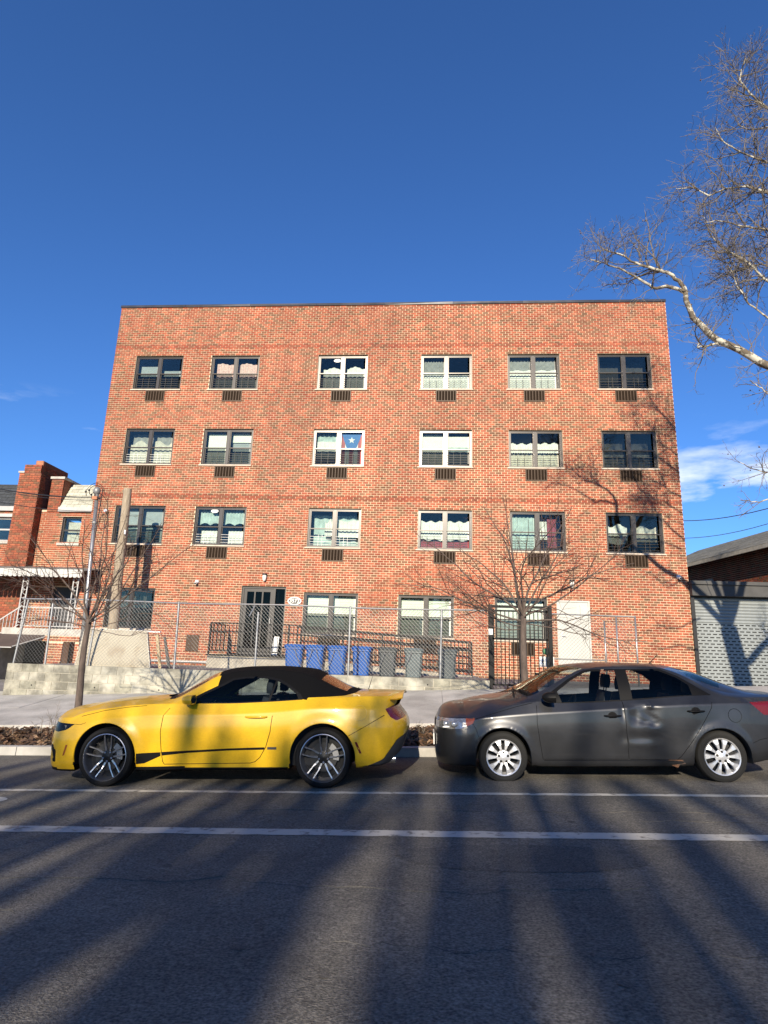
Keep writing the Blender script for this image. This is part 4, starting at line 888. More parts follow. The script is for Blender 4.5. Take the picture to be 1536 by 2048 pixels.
# ------------------------------------------------------------------ bins
def bin_proto(name, m, h=.98):
    """wheeled bin, origin at its base centre"""
    t = thing(name, None, 'bin', (0, 0, 0), 'wheeled bins along the fence')
    b = MB(); n = 6
    def ring(w_, d, z, r=.05): return [(sx*(w_/2-(r if k else 0)), sy*(d/2-(0 if k else r)), z) for sx, sy, ks in ((-1, -1, (1, 0)), (1, -1, (0, 1)), (1, 1, (1, 0)), (-1, 1, (0, 1))) for k in ks]
    def fix(rg): return [rg[1], rg[0], rg[3], rg[2], rg[5], rg[4], rg[7], rg[6]] if False else rg
    prof = [(.36, .42, .02), (.40, .46, .30), (.45, .52, h-.13), (.45, .52, h-.12), (.50, .56, h-.10), (.50, .56, h-.05)]
    V = []; F = []
    for w_, d, z in prof:
        r = .05; V += [(-w_/2+r, -d/2, z), (w_/2-r, -d/2, z), (w_/2, -d/2+r, z), (w_/2, d/2-r, z), (w_/2-r, d/2, z), (-w_/2+r, d/2, z), (-w_/2, d/2-r, z), (-w_/2, -d/2+r, z)]
    for i in range(len(prof)-1):
        for j in range(8): F.append((i*8+j, i*8+(j+1) % 8, (i+1)*8+(j+1) % 8, (i+1)*8+j))
    F += [tuple(range(8))[::-1]]
    b.add(V, F); b.build('body', m, t)
    b = MB(); V = []; F = []
    for w_, d, z in ((.52, .60, h-.05), (.53, .61, h-.02), (.48, .55, h+.015), (.30, .35, h+.03)):
        r = .06; V += [(-w_/2+r, -d/2, z), (w_/2-r, -d/2, z), (w_/2, -d/2+r, z), (w_/2, d/2-r, z), (w_/2-r, d/2, z), (-w_/2+r, d/2, z), (-w_/2, d/2-r, z), (-w_/2, -d/2+r, z)]
    for i in range(3):
        for j in range(8): F.append((i*8+j, i*8+(j+1) % 8, (i+1)*8+(j+1) % 8, (i+1)*8+j))
    F += [tuple(range(8))[::-1], tuple(range(24, 32))]
    b.add(V, F); b.build('lid', m, t)
    b = MB(); b.tube([(-.2, .30, h-.08), (-.2, .35, h-.05), (.2, .35, h-.05), (.2, .30, h-.08)], .014, 6); b.build('handle', m, t)
    for sx in (-1, 1): b = MB(); b.lathe([(.001, -.03), (.10, -.03), (.11, -.01), (.11, .01), (.10, .03), (.001, .03)], 16, 'x', (sx*.2, .2, .115)); b.build('wheel', 'rubber', t)
    return t
by = 16.35; bz = 1.0
blue = bin_proto('wheeled_bin', 'bin_blue'); grey1 = bin_proto('wheeled_bin', 'bin_charcoal'); grey2 = bin_proto('wheeled_bin', 'bin_pale'); grey3 = bin_proto('wheeled_bin', 'bin_grey')
H4 = .70
def place(t, x, z0, lab, rz_=0, sc_=1.0):
    t.location = (x, by, z0); t.rotation_euler = (0, 0, rz_); t['label'] = lab; t.scale = (1, 1, sc_)
xs_ = (-3.56, -2.99, -2.41, -1.755, -1.085, -.40, .46)
place(blue, xs_[0], bz-.27, 'blue wheeled bin in front of the entrance door, leftmost of four', .05)
b2 = dup(blue, None, (0, 0, 0)); place(b2, xs_[1], bz-.27, 'blue wheeled bin, second from the entrance door', -.03)
b3 = dup(blue, None, (0, 0, 0)); place(b3, xs_[2], bz-.27, 'blue wheeled bin, third from the entrance door, before the fence post', .02)
b4 = dup(blue, None, (0, 0, 0)); place(b4, xs_[3], bz-.27, 'blue wheeled bin next to the dark grey bin, last of four', -.05)
place(grey1, xs_[4], bz-.27, 'dark charcoal wheeled bin right next to the blue ones', .03); place(grey2, xs_[5], bz-.27, 'pale grey wheeled bin with light lid, middle of three grey ones', -.02); place(grey3, xs_[6], bz-.27, 'grey wheeled bin standing alone behind the fence post', .04)
# chains slung between the bins
for i in range(5):
    xa, xb = xs_[i]+.05, xs_[i+1]-.05; P = [(xa+(xb-xa)*t, by-.32, 1.62-.42*(1-(2*t-1)**2)*(1+.2*(i % 2))) for t in np.linspace(0, 1, 17)]
    b = MB()
    for k in range(16):
        p, q = np.array(P[k]), np.array(P[k+1]); d = (q-p); 
        b.tube([p-d*.08, p+d*.5, q+d*.08], [.006, .012, .006], 5)
    tag(b.build('chain', 'galv_dull'), ['steel chain slung between the first and second blue bins', 'steel chain slung between the second and third blue bins', 'steel chain slung between the third and fourth blue bins', 'steel chain from the last blue bin to the charcoal bin', 'steel chain from the charcoal bin to the pale grey bin'][i], 'chain', 'chains between bins')
# ------------------------------------------------------------------ mattress, boards, pole, mast
mt = thing('mattress', 'stained beige mattress leaning against the fence by the pole', 'mattress', (-7.9, 15.4, 1.0))
b = MB(); nx, nz = 24, 12; xs2 = np.linspace(0, 1, nx); zs2 = np.linspace(0, 1, nz)
def msurf(u, v, off):
    e = (1-(2*u-1)**8)*(1-(2*v-1)**8); xl, xr = -8.86-.06*v*0+.0, -6.90-.30*v
    x = xl+(xr-xl)*u; z = 1.0+.95*v+(-.03*u*v); y = 15.10+.24*v+off*(.45+.55*e)+.012*math.sin(9*u)*math.sin(7*v)
    return (x, y, z)
b.grid(np.array([[msurf(u, v, -.09) for v in zs2] for u in xs2])); b.grid(np.array([[msurf(u, v, .09) for v in zs2] for u in xs2[::-1]]))
for e_ in ([(u, 0) for u in xs2], [(u, 1) for u in xs2[::-1]], [(0, v) for v in zs2[::-1]], [(1, v) for v in zs2]): b.grid(np.array([[msurf(u, v, -.09), msurf(u, v, 0), msurf(u, v, .09)] for u, v in e_]))
b.build('cushion', 'mattress_cloth', mt, smooth=True, angle=60)
edge = [(u, 0) for u in xs2]+[(1, v) for v in zs2]+[(u, 1) for u in xs2[::-1]]+[(0, v) for v in zs2[::-1]]
b = MB(); b.tube([msurf(u, v, -.092) for u, v in edge], .011, 6); b.build('piping', 'cloth_cream', mt)
tag(MB().hexa([(-6.72, 15.15, 1.0), (-6.65, 15.15, 1.0), (-6.65, 15.19, 1.0), (-6.72, 15.19, 1.0), (-6.98, 15.30, 1.86), (-6.90, 15.30, 1.86), (-6.90, 15.34, 1.86), (-6.98, 15.34, 1.86)]).build('plank', 'wood_pale'), 'pale timber plank leaning just right of the mattress', 'plank', 'planks by the mattress')
tag(MB().hexa([(-6.60, 15.40, 1.0), (-6.52, 15.40, 1.0), (-6.52, 15.44, 1.0), (-6.60, 15.44, 1.0), (-6.86, 15.52, 1.80), (-6.80, 15.52, 1.80), (-6.80, 15.56, 1.80), (-6.86, 15.56, 1.80)]).build('plank', 'dark_paint'), 'dark painted plank leaning behind the pale plank', 'plank', 'planks by the mattress')
tag(MB().hexa([(-8.3, 15.6, 1.93), (-7.0, 15.62, 1.90), (-7.0, 15.68, 1.90), (-8.3, 15.66, 1.93), (-8.3, 15.6, 1.96), (-7.0, 15.62, 1.94), (-7.0, 15.68, 1.94), (-8.3, 15.66, 1.96)]).build('plank', 'white_plastic'), 'thin white plank lying along the top of the mattress', 'plank', 'planks by the mattress')
po = thing('utility_pole', 'weathered cut-off wooden pole standing by the brick wall', 'pole', (-9.79, 18.5, 1.0))
b = MB(); P = [(-9.79-.16*t+.01*math.sin(9*t), 18.5, 1.0+5.56*t) for t in np.linspace(0, 1, 14)]; b.tube(P, np.linspace(.165, .128, 14), 18); b.build('shaft', 'pole_wood', po, smooth=True, angle=50)
b = MB(); b.box(-9.80, -9.74, 18.34, 18.38, 5.02, 5.16); b.build('marker_tag', 'white_plastic', po)
# electric service mast
ms = thing('service_mast', 'silver electrical service mast with insulators next to the wooden pole', 'mast', (-10.13, 17.5, 1.0))
b = MB(); b.tube([(-10.13, 17.5, .9), (-10.22, 17.5, 3.0), (-10.365, 17.5, 6.10)], .058, 14); b.build('conduit', 'galv', ms, smooth=True)
b = MB(); b.lathe([(.058, 0), (.10, .04), (.11, .14), (.07, .22), (.001, .25)], 12, 'z', (-10.39, 17.5, 6.10)); b.build('weatherhead', 'galv_dull', ms, smooth=True)
for z in (5.2, 4.2, 3.2): b = MB(); b.lathe([(.062, -.03), (.075, -.03), (.075, .03), (.062, .03)], 12, 'z', (-10.365+(6.10-z)*.047, 17.5, z)); b.build('clamp', 'galv_dull', ms)
b = MB(); b.box(-10.47, -10.30, 17.40, 17.46, 5.92, 6.02); b.build('bracket', 'porch_pot', ms)
for x, z in ((-10.72, 6.17), (-10.62, 6.22), (-10.53, 6.08), (-10.44, 6.15), (-10.25, 5.97)):
    b = MB(); b.sphere((x, 17.45, z), .035, 8, 6); b.tube([(x, 17.45, z), (x+.03, 17.46, z-.13)], .012, 6); b.build('insulator', 'plaque_black', ms, smooth=True)
def cable(pts, r, n=5): b = MB(); b.tube(pts, r, n); return b
def arc(a, b_, sag, n=14): a, b_ = np.array(a, float), np.array(b_, float); return [tuple(a+(b_-a)*t-np.array([0, 0, sag*4*t*(1-t)])) for t in np.linspace(0, 1, n)]
for P in (arc((-10.72, 17.45, 6.2), (-10.2, 17.6, 6.25), -.25), arc((-10.62, 17.45, 6.25), (-10.15, 17.6, 6.1), -.22), arc((-10.53, 17.45, 6.1), (-10.12, 17.7, 5.9), -.15)): cable(P, .009).build('loop', 'plaque_black', ms)
def wl_(x, y, Y):
    d = af+(x-768)/1212*ar-(y-1024)/1212*au; d = d/d[1]*Y; return (d[0], d[1], d[2]+CAMZ)
for lab, a, b_, r in (('thick black service cable running from the mast to the picture edge, topmost', (-10.47, 17.45, 6.0), wl_(-60, 965, 15.5), .018), ('thin black service cable just below the thick one', (-10.44, 17.45, 5.9), wl_(-60, 968, 15.5), .009), ('black cable crossing the chimney, lowest of the three', (-10.40, 17.45, 5.55), wl_(-60, 990, 15.5), .010)):
    tag(cable(arc(a, b_, .12), r).build('power_cable', 'plaque_black'), lab, 'cable', 'overhead cables at the mast')
tag(cable(arc((8.27, 20.5, 6.25), wl_(1700, 960, 13.0), .25), .012).build('power_cable', 'plaque_black'), 'upper overhead cable against the cloud right of the building', 'cable', 'overhead cables at the right')
tag(cable(arc((8.27, 20.5, 5.65), wl_(1700, 985, 13.0), .25), .009).build('power_cable', 'plaque_black'), 'lower overhead cable against the cloud right of the building', 'cable', 'overhead cables at the right')
# meter and loose wires on the facade corner
b = MB(); b.lathe([(.001, -.14), (.06, -.14), (.075, -.05), (.075, 0), (.001, 0)], 14, 'y', (-11.47, FY, 6.18)); mtr = tag(b.build('wire_box', 'steel', smooth=True, angle=40), 'round metal wire box on the brick near the mast', 'wire box')
cable([(-11.47, FY-.03, 6.1), (-11.40, FY-.03, 5.9), (-11.45, FY-.03, 5.6), (-11.6, FY-.03, 5.5), (-11.72, FY-.03, 5.65), (-11.68, FY-.03, 5.95), (-11.55, FY-.03, 6.1)], .009).build('wire_loop', 'plaque_black', mtr)
cable([(-11.75, FY-.02, 7.0), (-11.78, FY-.02, 5.0), (-11.74, FY-.02, 3.0), (-11.76, FY-.02, 1.2)], .012).build('down_wire', 'plaque_black', mtr)
# ------------------------------------------------------------------ cars
mat('yellow_paint', (0.58, 0.345, 0.010), 0.36, coat=0.55, var=0.10, vscale=2.5, detail=8, spec=.35, speck=(60, .05))
mat('grey_paint', (0.032, 0.033, 0.036), 0.33, metal=0.45, coat=0.4, var=0.3, vscale=2.2)
mat('soft_top', (0.0045, 0.0045, 0.005), 0.95, spec=.08, bump=.3, bscale=300)
mat('trim_black', (0.006, 0.006, 0.0065), 0.5, spec=.10)
mat('plastic_dark', (0.03, 0.03, 0.032), 0.6)
mat('cabin', (0.02, 0.021, 0.024), 0.8)
mat('seat_dark', (0.03, 0.032, 0.038), 0.75)
mat('tyre', (0.007, 0.007, 0.0075), 0.8, spec=.2, bump=.2, bscale=60); mat('tyre_worn', (0.022, 0.0215, 0.020), 0.9, spec=.2, bump=.2, bscale=60)
mat('rim_dark', (0.012, 0.012, 0.013), 0.35, metal=.4); mat('rim_bright', (0.42, 0.42, 0.44), 0.28, metal=.9); mat('hubcap', (0.66, 0.66, 0.66), 0.33, metal=.55)
mat('brake_disc', (0.035, 0.035, 0.035), .5, metal=.5)
mat('chrome', (0.75, 0.75, 0.75), .12, metal=1.0)
mat('red_lens', (0.11, 0.005, 0.007), .25, coat=.15); mat('amber_lens', (0.24, 0.055, 0.02), .25, coat=.5); mat('lamp_clear', (0.30, 0.31, 0.33), .14, metal=.5, coat=.5, var=.5, vscale=14); mat('lamp_dark', (0.006, 0.006, 0.007), .25, spec=.3)
mat('rust', (0.16, 0.07, 0.03), .9, c2=(0.05, 0.04, 0.035), vscale=12)
glass('car_glass', (0.50, 0.56, 0.58), .85, 0.0, 1.38); glass('car_glass_clear', (0.66, 0.70, 0.71), .85, 0.0, 1.36)
glass('windscreen', (0.55, 0.6, 0.58), 1.0, 0.0, 1.7)
mat('yellow_dust', (0.55, 0.37, 0.05), .4)

def pchip(T, x):
    """monotone cubic through table [(x,v..)], v may be a tuple"""
    T = np.array(T, float); X_ = T[:, 0]; Y_ = T[:, 1:]; h = np.diff(X_)[:, None]; d = np.diff(Y_, axis=0)/h
    m = np.zeros_like(Y_)
    for i in range(1, len(X_)-1):
        w1, w2 = 2*h[i]+h[i-1], h[i]+2*h[i-1]; ok = d[i-1]*d[i] > 0
        m[i] = np.where(ok, (w1+w2)/(w1/np.where(ok, d[i-1], 1)+w2/np.where(ok, d[i], 1)), 0)
    m[0], m[-1] = d[0], d[-1]
    x = np.clip(np.atleast_1d(np.asarray(x, float)), X_[0], X_[-1]); i = np.clip(np.searchsorted(X_, x)-1, 0, len(X_)-2)
    hh = h[i]; t = ((x-X_[i])[:, None])/hh
    return (2*t**3-3*t**2+1)*Y_[i]+(t**3-2*t**2+t)*hh*m[i]+(-2*t**3+3*t**2)*Y_[i+1]+(t**3-t**2)*hh*m[i+1]
def inpoly(P, x, z):
    P = np.asarray(P); c = np.zeros(np.shape(x), bool); j = len(P)-1
    for i in range(len(P)):
        xi, zi = P[i]; xj, zj = P[j]
        with np.errstate(divide='ignore', invalid='ignore'):
            c ^= ((zi > z) != (zj > z)) & (x < (xj-xi)*(z-zi)/(zj-zi+1e-12)+xi)
        j = i
    return c
def nearest_on(P, p, closed=True):
    P = np.asarray(P, float); A = P if closed else P[:-1]; B = np.roll(P, -1, 0) if closed else P[1:]
    d = B-A; t = np.clip(((p-A)*d).sum(1)/((d*d).sum(1)+1e-12), 0, 1); q = A+t[:, None]*d; k = ((q-p)**2).sum(1).argmin(); return q[k]
class Pair:
    """a near-side shape and its mirror image, each built as a part of its own"""
    def __init__(s, *b): s.b = b
    def build(s, *a, **k): return [q.build(*a, **k) for q in s.b]
class CarBody:
    SUB = (2, 5, 15, 10, 8, 30, 16)      # subdivisions between features 0..7
    def __init__(s, feats, xf, xr, front, rear, dx=.012, nw=24, pw=1.0, pwr=1.0):
        xs = np.arange(xf, xr+1e-6, dx); K = len(feats); F = np.zeros((len(xs), K, 3))
        for i, T in enumerate(feats): F[:, i, 0] = xs; F[:, i, 1:] = pchip(T, xs)
        def wrap(c, tips, p):
            out = []
            for k in range(1, nw+1):
                a = k/nw*math.pi/2; sa, ca = math.sin(a)**p, max(0, math.cos(a))**p
                row = c.copy()
                for i, (xt, zt) in enumerate(tips): row[i, 0] = c[i, 0]+(xt-c[i, 0])*sa; row[i, 1] = c[i, 1]*ca; row[i, 2] = c[i, 2]+(zt-c[i, 2])*(1-ca)
                out.append(row)
            return out
        fr = wrap(F[0], front, pw)[::-1]; re = wrap(F[-1], rear, pwr)
        F = np.array(fr+list(F)+re); s.nf = len(fr); s.nm = len(xs); s.xs = xs
        # densify each section
        cols = []; s.vF = [0]
        for i in range(K-1):
            n = s.SUB[i]; t = np.arange(n)/n
            p0, p1 = F[:, i], F[:, i+1]
            if 1 <= i <= 4:
                pm, pn = F[:, i-1] if i > 1 else 2*p0-p1, F[:, i+2] if i < 4 else 2*p1-p0
                if i == 3: pn = 2*p1-p0      # crisp shoulder line
                if i == 4:
                    for tt in t: cols.append(p0+(p1-p0)*tt)
                    s.vF.append(s.vF[-1]+n); continue
                for tt in t: cols.append(.5*((2*p0)+(-pm+p1)*tt+(2*pm-5*p0+4*p1-pn)*tt**2+(-pm+3*p0-3*p1+pn)*tt**3))
            elif i == K-2:
                for tt in t:
                    q = p0+(p1-p0)*tt; q = q.copy(); q[:, 2] = p0[:, 2]+(p1[:, 2]-p0[:, 2])*(1-(1-tt)**2); cols.append(q)
            elif i == K-3:
                for tt in t:
                    q = p0+(p1-p0)*tt; q = q.copy(); q[:, 1] += .035*math.sin(math.pi*tt)*np.clip((p1[:, 2]-p0[:, 2])/.35, 0, 1); cols.append(q)
            else:
                for tt in t: cols.append(p0+(p1-p0)*tt)
            s.vF.append(s.vF[-1]+n)
        cols.append(F[:, -1]); G = np.stack(cols, 1); G[:, :, 1] *= -1     # near side is -y
        s.G = G
        s.cen = (G[:-1, :-1]+G[1:, :-1]+G[1:, 1:]+G[:-1, 1:])/4
        s.key = np.full(s.cen.shape[:2], 'body', dtype=object); s.outl = []
        v = np.arange(s.cen.shape[1])[None, :]+np.zeros((s.cen.shape[0], 1), int); s.v = v
        s.tv = np.clip((v-s.vF[-2])/(s.vF[-1]-s.vF[-2]), 0, 1)
    def flare(s, xc, zc, ra, amp, wd_):
        """swell the side round a wheel arch"""
        G = s.G; r = np.hypot(G[:, :, 0]-xc, G[:, :, 2]-zc); t = np.clip(1-(r-ra)/wd_, 0, 1); t = t*t*(3-2*t); v = np.arange(G.shape[1]); m = ((v > s.vF[1]) & (v < s.vF[5]))[None, :]
        up = np.clip((G[:, :, 2]-.22)/.12, 0, 1); G[:, :, 1] -= amp*t*m*up*(np.abs(G[:, :, 1]) > .5)
    def x(s): return s.cen[:, :, 0]
    def z(s): return s.cen[:, :, 2]
    def region(s, name, poly=None, mask=None, vmin=None, vmax=None, snap=True, over=None):
        m = np.ones_like(s.key, bool)
        if poly is not None: m &= inpoly(poly, s.x(), s.z())
        if mask is not None: m &= mask
        if vmin is not None: m &= s.v >= vmin
        if vmax is not None: m &= s.v < vmax
        if over is not None: m &= np.isin(s.key, over)
        s.key[m] = name
        if poly is not None and snap: s.outl.append((name, np.asarray(poly, float)))
    def snap(s):
        G = s.G
        for name, P in s.outl:
            m = s.key == name; pad = np.zeros((m.shape[0]+2, m.shape[1]+2), bool); pad[1:-1, 1:-1] = m
            a = pad[:-1, :-1].astype(int)+pad[1:, :-1]+pad[:-1, 1:]+pad[1:, 1:]
            for i, j in zip(*np.where((a > 0) & (a < 4))):
                if i >= G.shape[0] or j >= G.shape[1]: continue
                q = nearest_on(P, G[i, j, [0, 2]])
                if np.hypot(*(q-G[i, j, [0, 2]])) < .017: G[i, j, 0], G[i, j, 2] = q
    def ysurf(s, x, z):
        """outer surface y (near side, negative) at side position x,z"""
        i = s.nf+int(np.clip(round((x-s.xs[0])/(s.xs[1]-s.xs[0])), 0, s.nm-1)); 
        if x < s.xs[0]-.01 or x > s.xs[-1]+.01: i = int(np.abs(s.G0[:, s.vF[3], 0]-x).argmin())
        col_ = s.G0[i, s.vF[1]:s.vF[6]+1]; zz = np.maximum.accumulate(col_[:, 2]); return float(np.interp(z, zz, col_[:, 1]))
    def finish(s, parent, mats, names, mirror_sep=()):
        """one object per key (both sides together unless in mirror_sep)"""
        s.G0 = s.G.copy(); s.snap(); G = s.G
        du = np.gradient(G, axis=0); dv = np.gradient(G, axis=1); N = np.cross(dv, du); N /= np.linalg.norm(N, axis=2, keepdims=True)+1e-12
        # outward: pointing away from the axis
        cen = G.copy(); cen[:, :, 1] = 0; cen[:, :, 2] = .6; sg = np.sign(((G-cen)*N).sum(2)); N *= np.where(sg == 0, 1, sg)[:, :, None]
        a, b_ = G.shape[:2]; idx = np.arange(a*b_).reshape(a, b_); objs = {}
        Q = np.stack([idx[:-1, :-1], idx[1:, :-1], idx[1:, 1:], idx[:-1, 1:]], -1)
        for k in sorted(set(s.key.ravel())):
            if k in ('hole',): continue
            q = Q[s.key == k]; u, inv = np.unique(q, return_inverse=True); q2 = inv.reshape(-1, 4); V = G.reshape(-1, 3)[u]; Nn = N.reshape(-1, 3)[u]
            Vm, Nm = V*[1, -1, 1], Nn*[1, -1, 1]
            sets = [(np.r_[V, Vm], np.r_[Nn, Nm], np.r_[q2, q2[:, ::-1]+len(V)])] if k not in mirror_sep else [(V, Nn, q2), (Vm, Nm, q2[:, ::-1])]
            for VV, NN, qq in sets:
                mb = MB(); mb.v = [VV]; mb.f = qq.tolist(); mb.n = len(VV); me = mb.mesh(names.get(k, k), mats[k], smooth=True)
                me.normals_split_custom_set_from_vertices(NN.tolist())
                o = obj(names.get(k, k), me, parent); objs.setdefault(k, []).append(o)
        s.objs = objs; return objs
    def line(s, pts, r=.0035, off=.0, both=True, n=5, dens=.02):
        P = []
        for (x0, z0), (x1, z1) in zip(pts[:-1], pts[1:]):
            m = max(2, int(math.hypot(x1-x0, z1-z0)/dens)+1)
            P += [(x0+(x1-x0)*t, z0+(z1-z0)*t) for t in np.linspace(0, 1, m)[:-1]]
        P.append(pts[-1]); W_ = [(x, s.ysurf(x, z)+off, z) for x, z in P]
        return Pair(MB().tube(W_, r, n), MB().tube([(x, -y, z) for x, y, z in W_], r, n))
    def ribbon(s, xs, zu, zl, off=-.003, both=True):
        return Pair(*[MB().grid(np.array([[(x, sg*(s.ysurf(x, zl[i]+(zu[i]-zl[i])*t)+off), zl[i]+(zu[i]-zl[i])*t) for t in np.linspace(0, 1, 4)] for i, x in enumerate(xs)])) for sg in (1, -1)])
def wheel(parent, c, r, rr, wd, face, tyre_m, style, side=-1, flat=0.0, turn=0.0):
    """wheel at local centre c; face: outward direction is side*y"""
    def T(b):   # local wheel frame: y outward = -1*side ; place
        M_ = Matrix.Translation(c) @ Matrix.Rotation(turn, 4, 'Z') @ (Matrix.Identity(4) if side < 0 else Matrix.Rotation(math.pi, 4, 'Z')); b.xf(M_)
        if flat:
            for i, v in enumerate(b.v):
                v = v.copy(); zb = c[2]-(r-flat); low = v[:, 2] < zb+.05; d = np.clip((zb+.05-v[:, 2]), 0, None)
                rel = np.hypot(v[:, 0]-c[0], v[:, 2]-c[2]) > rr*1.02
                v[:, 2] = np.where(rel, np.maximum(v[:, 2], zb), v[:, 2]); b.v[i] = v
        return b
    h = wd/2
    prof = [(rr*.97, -h+.012), (rr+.006, -h+.004), (rr+.03, -h-.004), (r-.05, -h-.006), (r-.018, -h+.006), (r-.004, -h+.03), (r, -h+.055), (r, -h+.07), (r-.009, -h+.072), (r-.009, -h+.082), (r, -h+.084), (r, h-.055), (r-.004, h-.03), (r-.018, h-.006), (rr+.02, h), (rr*.97, h-.02)]
    w_ = T(MB().lathe(prof, 72, 'y')).build('wheel', tyre_m, parent, smooth=True, angle=35); w_.name = 'wheel'
    T(MB().lathe([(rr*.975, -h+.012), (rr*.995, -h+.002), (rr*.965, -h-.002), (rr*.945, -h+.01), (rr*.92, -h+.05), (rr*.88, .02), (rr*.88, h-.02)], 64, 'y')).build('rim', 'rim_bright' if style == 'spoke' else 'hubcap', w_, smooth=True, angle=40)
    T(MB().lathe([(rr*.90, .03), (.001, .03)], 40, 'y')).build('barrel', 'rim_dark', w_)
    if style == 'spoke':
        T(MB().lathe([(.001, -.02), (rr*.60, -.02), (rr*.60, -.005), (.05, -.005)], 40, 'y')).build('brake_disc', 'brake_disc', w_)
        b = MB()
        P = [(.12*math.cos(a), .12*math.sin(a)) for a in np.linspace(-.2, 1.0, 8)]+[(.19*math.cos(a), .19*math.sin(a)) for a in np.linspace(1.0, -.2, 8)]
        b.prism(P, -.045, -.022); T(b).build('caliper', 'galv_dull', w_)
        for k in range(5):
            a0 = math.pi/2+k*2*math.pi/5; ca, sa = math.cos(a0), math.sin(a0)
            def pt(rad, off): return (rad*ca-off*sa, rad*sa+off*ca)
            for sg in (-1, 1):   # split spoke: two bright blades
                A = [(.055, .012), (.115, .022), (.15, .034), (rr*.95, .038)]; Bq = [(.055, .030), (.115, .044), (.15, .046), (rr*.95, .052)]
                b = MB(); n = 4; V = []
                for (r1, o1), (r2, o2), yo in zip(A, Bq, (-.055, -.062, -.072, -.095)):
                    for (rd, of) in ((r1, o1), (r2, o2)):
                        p = pt(rd, of*sg); V += [(p[0], -h+.115+yo*1.0+.02, p[1]), (p[0], -h+.115+yo+.06, p[1])]
                F = []
                for i in range(3):
                    a_ = i*4; c_ = (i+1)*4; F += [(a_, a_+2, c_+2, c_), (a_+2, a_+3, c_+3, c_+2), (a_+3, a_+1, c_+1, c_+3), (a_+1, a_, c_, c_+1)]
                b.add(V, F); T(b).build('spoke', 'rim_bright', w_)
        T(MB().lathe([(.075, -h+.11), (.072, -h+.075), (.035, -h+.07), (.001, -h+.066)], 24, 'y')).build('hub', 'rim_dark', w_, smooth=True, angle=30)
        for k in range(5):
            a0 = -math.pi/2+k*2*math.pi/5; b = MB(); b.lathe([(.013, .02), (.013, -.012), (.006, -.018), (.001, -.018)], 8, 'y', (.057*math.cos(a0), -h+.075, .057*math.sin(a0))); T(b).build('lug_nut', 'rim_bright', w_)
    else:   # ten-petal hub cap: five pairs with wide and narrow slots
        b = MB(); b.lathe([(.001, -h+.000), (.03, -h+.002), (.05, -h+.012), (.085, -h+.016)], 30, 'y'); cap = T(b).build('hubcap', 'hubcap', w_, smooth=True, angle=50)
        for k in range(10):
            # blades alternate: gap wide after odd, narrow after even
            base = math.pi/2+(k//2)*2*math.pi/5+(.30 if k % 2 else -.30)
            b = MB(); V = []; F = []
            prof_ = [(.06, .19), (.10, .155), (.15, .165), (rr*.88, .20), (rr*.965, .25)]
            for rd, hw in prof_:
                y_ = -h+.016-.014*math.sin(math.pi*(rd-.06)/(rr-.06))
                for sgn_, yo in ((-1, .018), (-.75, 0), (.75, 0), (1, .018)):
                    a0 = base+hw*sgn_*(.06/rd if rd < .06 else 1)*(1.0); 
                    V.append((rd*math.cos(a0), y_+yo, rd*math.sin(a0)))
            for i in range(len(prof_)-1):
                for j in range(3): F.append((i*4+j, i*4+j+1, i*4+j+5, i*4+j+4))
            b.add(V, F); T(b).build('petal', 'hubcap', cap)
        T(MB().lathe([(rr*.995, -h+.0), (rr*.985, -h-.006), (rr*.93, -h+.002), (rr*.925, -h+.02)], 60, 'y')).build('outer_ring', 'hubcap', cap, smooth=True, angle=40)
        for k in range(5):
            a0 = math.pi/2+k*2*math.pi/5; b = MB(); b.lathe([(.016, .015), (.016, -.002), (.011, -.004), (.009, .004), (.001, .004)], 10, 'y', (.057*math.cos(a0), -h+.008, .057*math.sin(a0))); T(b).build('lug_nut', 'rim_dark', cap)
    return w_
def wheel_well(parent, cb, xc, zc, Ra, zlow):
    for sg in (1, -1):
        b = MB(); A = np.linspace(-.0, math.pi, 40); P = [(xc+Ra, zlow)]+[(xc+Ra*math.cos(a), zc+Ra*math.sin(a)) for a in A]+[(xc-Ra, zlow)]
        b.grid(np.array([[(x, sg*(cb.ysurf(x, max(z, .3))-.001*0), z), (x, sg*-.50, z)] for x, z in P]))
        b.add([(x, sg*-.52, z) for x, z in P], [tuple(range(len(P)))]); b.build('wheel_well', 'cabin', parent)
